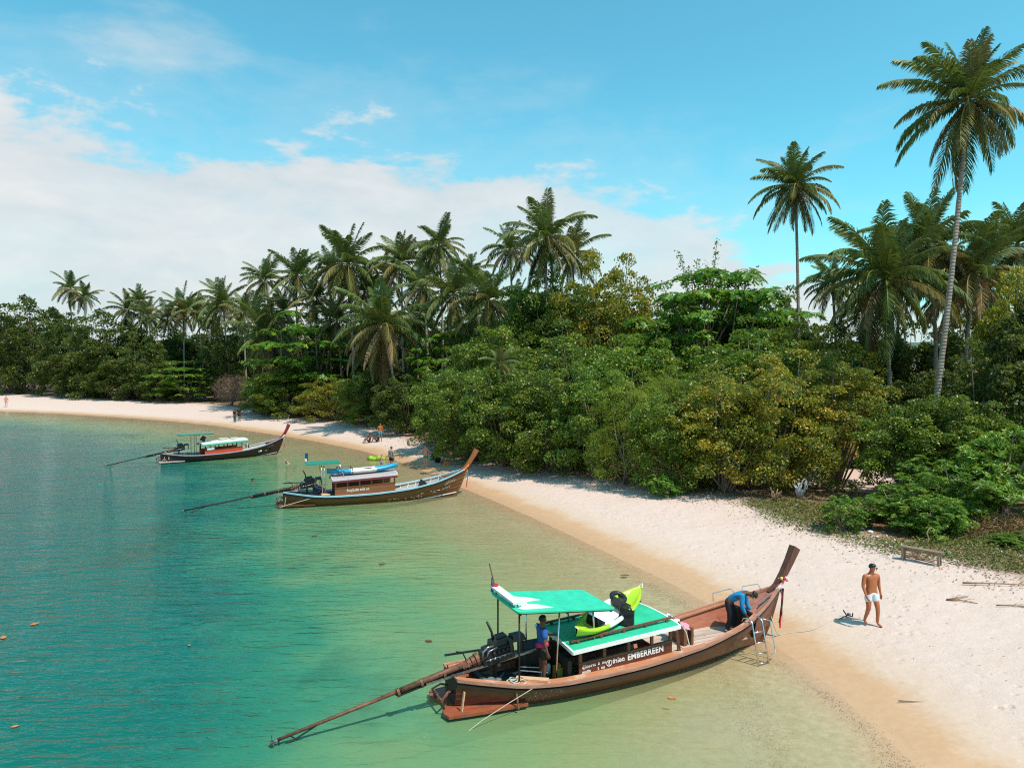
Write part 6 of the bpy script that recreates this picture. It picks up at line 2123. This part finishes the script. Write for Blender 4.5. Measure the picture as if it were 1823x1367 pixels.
q = pix(692, 838, 0)
w = (q[0], q[1] + 1.2, gz(q[0], q[1] + 1.2))
CHECK = plain('checked_cloth', (.30, .27, .26), .8, .6, 14)
person('adult with checked wrap standing in the shallows behind the blue kayak', w, R(150), dict(look=(-.3, -1, 0)), SKIN_LIGHT, HAIR_BROWN, [('tshirt', CHECK), ('shorts', DARK_CLOTH)], 1.0)
q = pix(675, 838, 0)
w = (q[0], q[1] + 1.0, gz(q[0], q[1] + 1.0))
person('child in turquoise trunks standing in the shallows beside the adult', w, R(-20), None, SKIN_LIGHT, HAIR_BROWN, [('trunks', TURQ)], .68)
# woman by the shrubs, hand on hip
hip = dict(elR=(-.38, .06, 1.15), wrR=(-.20, -.04, .98), haR=(-.14, -.07, .97), elL=(.34, .06, 1.16), wrL=(.19, -.05, .98), haL=(.13, -.07, .97), look=(-.3, -.9, 0))
w = ground_at(758, 833)
person('person in green shorts standing hands on hips beside the shrubs', w, R(-35), hip, SKIN_LIGHT, HAIR_BROWN, [('trunks', GREEN_SHORT), ('bikini', PINK_SWIM)], 1.0, long_hair=False)
# group in the shade
w = ground_at(677, 786)
person('man in blue shorts standing in the shade beside two seated people', w, R(20), None, SKIN_TAN, HAIR, [('shorts', TURQ)], 1.02)
w = ground_at(656, 788)
person('person sitting on the sand at the left of the shaded group', (w.x, w.y, w.z - .02), R(-60), sit, SKIN_BROWN, HAIR, [('trunks', DARK_CLOTH)], 1.0)
w = ground_at(669, 788)
person('dark haired person sitting between the seated one and the standing man', (w.x, w.y + .4, w.z - .02), R(-80), sit, SKIN_BROWN, HAIR, [('vest', DARK_CLOTH), ('trunks', DARK_CLOTH)], 1.0)
# couple walking behind the far boat
w = ground_at(418, 752)
person('person in dark green wrap standing on the beach behind the far boat', w, R(160), None, SKIN_TAN, HAIR, [('tshirt', DARK_CLOTH), ('trousers', SARONG)], .97, long_hair=True)
w = ground_at(426, 750)
person('person in black clothes walking beside the one in dark green wrap', w, R(170), dict(knL=(.11, -.12, .5), anL=(.11, -.1, .09)), SKIN_BROWN, HAIR, [('tshirt', DARK_CLOTH), ('shorts', DARK_CLOTH)], 1.04)
# far left walker
w = ground_at(11, 724)
person('distant person in pink walking on the far left beach', w, R(40), walk, SKIN_LIGHT, HAIR_BROWN, [('tshirt', PINK_SWIM), ('trunks', PINK_SWIM)], 1.0)
# swimmers
q = pix(450, 858, 0)
swim = dict(elL=(.30, -.25, 1.30), wrL=(.34, -.50, 1.38), haL=(.34, -.58, 1.39), elR=(-.30, -.25, 1.30), wrR=(-.34, -.50, 1.36), haR=(-.34, -.58, 1.37))
person('swimmer with only head and arms above the green water', (q[0], q[1], -1.50), R(80), swim, SKIN_TAN, HAIR, [('trunks', DARK_CLOTH)], 1.0)
q = pix(555, 826, 0)
person('swimmer leaning back in the water beyond the middle boat canopy', (q[0] - .7, q[1], -.84), 0, dict(wrL=(.5, 0, 1.35), elL=(.35, 0, 1.38), haL=(.58, 0, 1.36), wrR=(-.5, 0, 1.35), elR=(-.35, 0, 1.38), haR=(-.58, 0, 1.36)), SKIN_LIGHT, HAIR_BROWN, [('trunks', DARK_CLOTH)], 1.0,
       rot=(R(-55), 0, R(78)))
# beach bags near the shrubs
p = ground_at(795, 828)
bg = empty('beach_bag', p, .3, 'orange beach bag on the sand under the shrubs', 'bag')
MB().box((0, 0, .14), (.42, .24, .28), None, .8).build('body', RIB_MATS['orange'], bg)
MB().tube([(-.12, 0, .28), (-.06, 0, .42), (.06, 0, .42), (.12, 0, .28)], .012, 6).build('handle', RIB_MATS['orange'], bg)
p = ground_at(783, 824)
bg = empty('backpack', (p.x - .2, p.y + .2, p.z), 0, 'dark backpack on the sand beside the orange bag', 'bag')
mb = MB().ball((0, 0, .22), (.26, .18, .24), 12, 8)
mb.build('body', DARK_CLOTH, bg, True)
MB().tube([(-.1, -.17, .38), (-.11, -.24, .22), (-.1, -.18, .06)], .02, 6).build('strap', NAVY, bg, True)
bpy.context.view_layer.update()
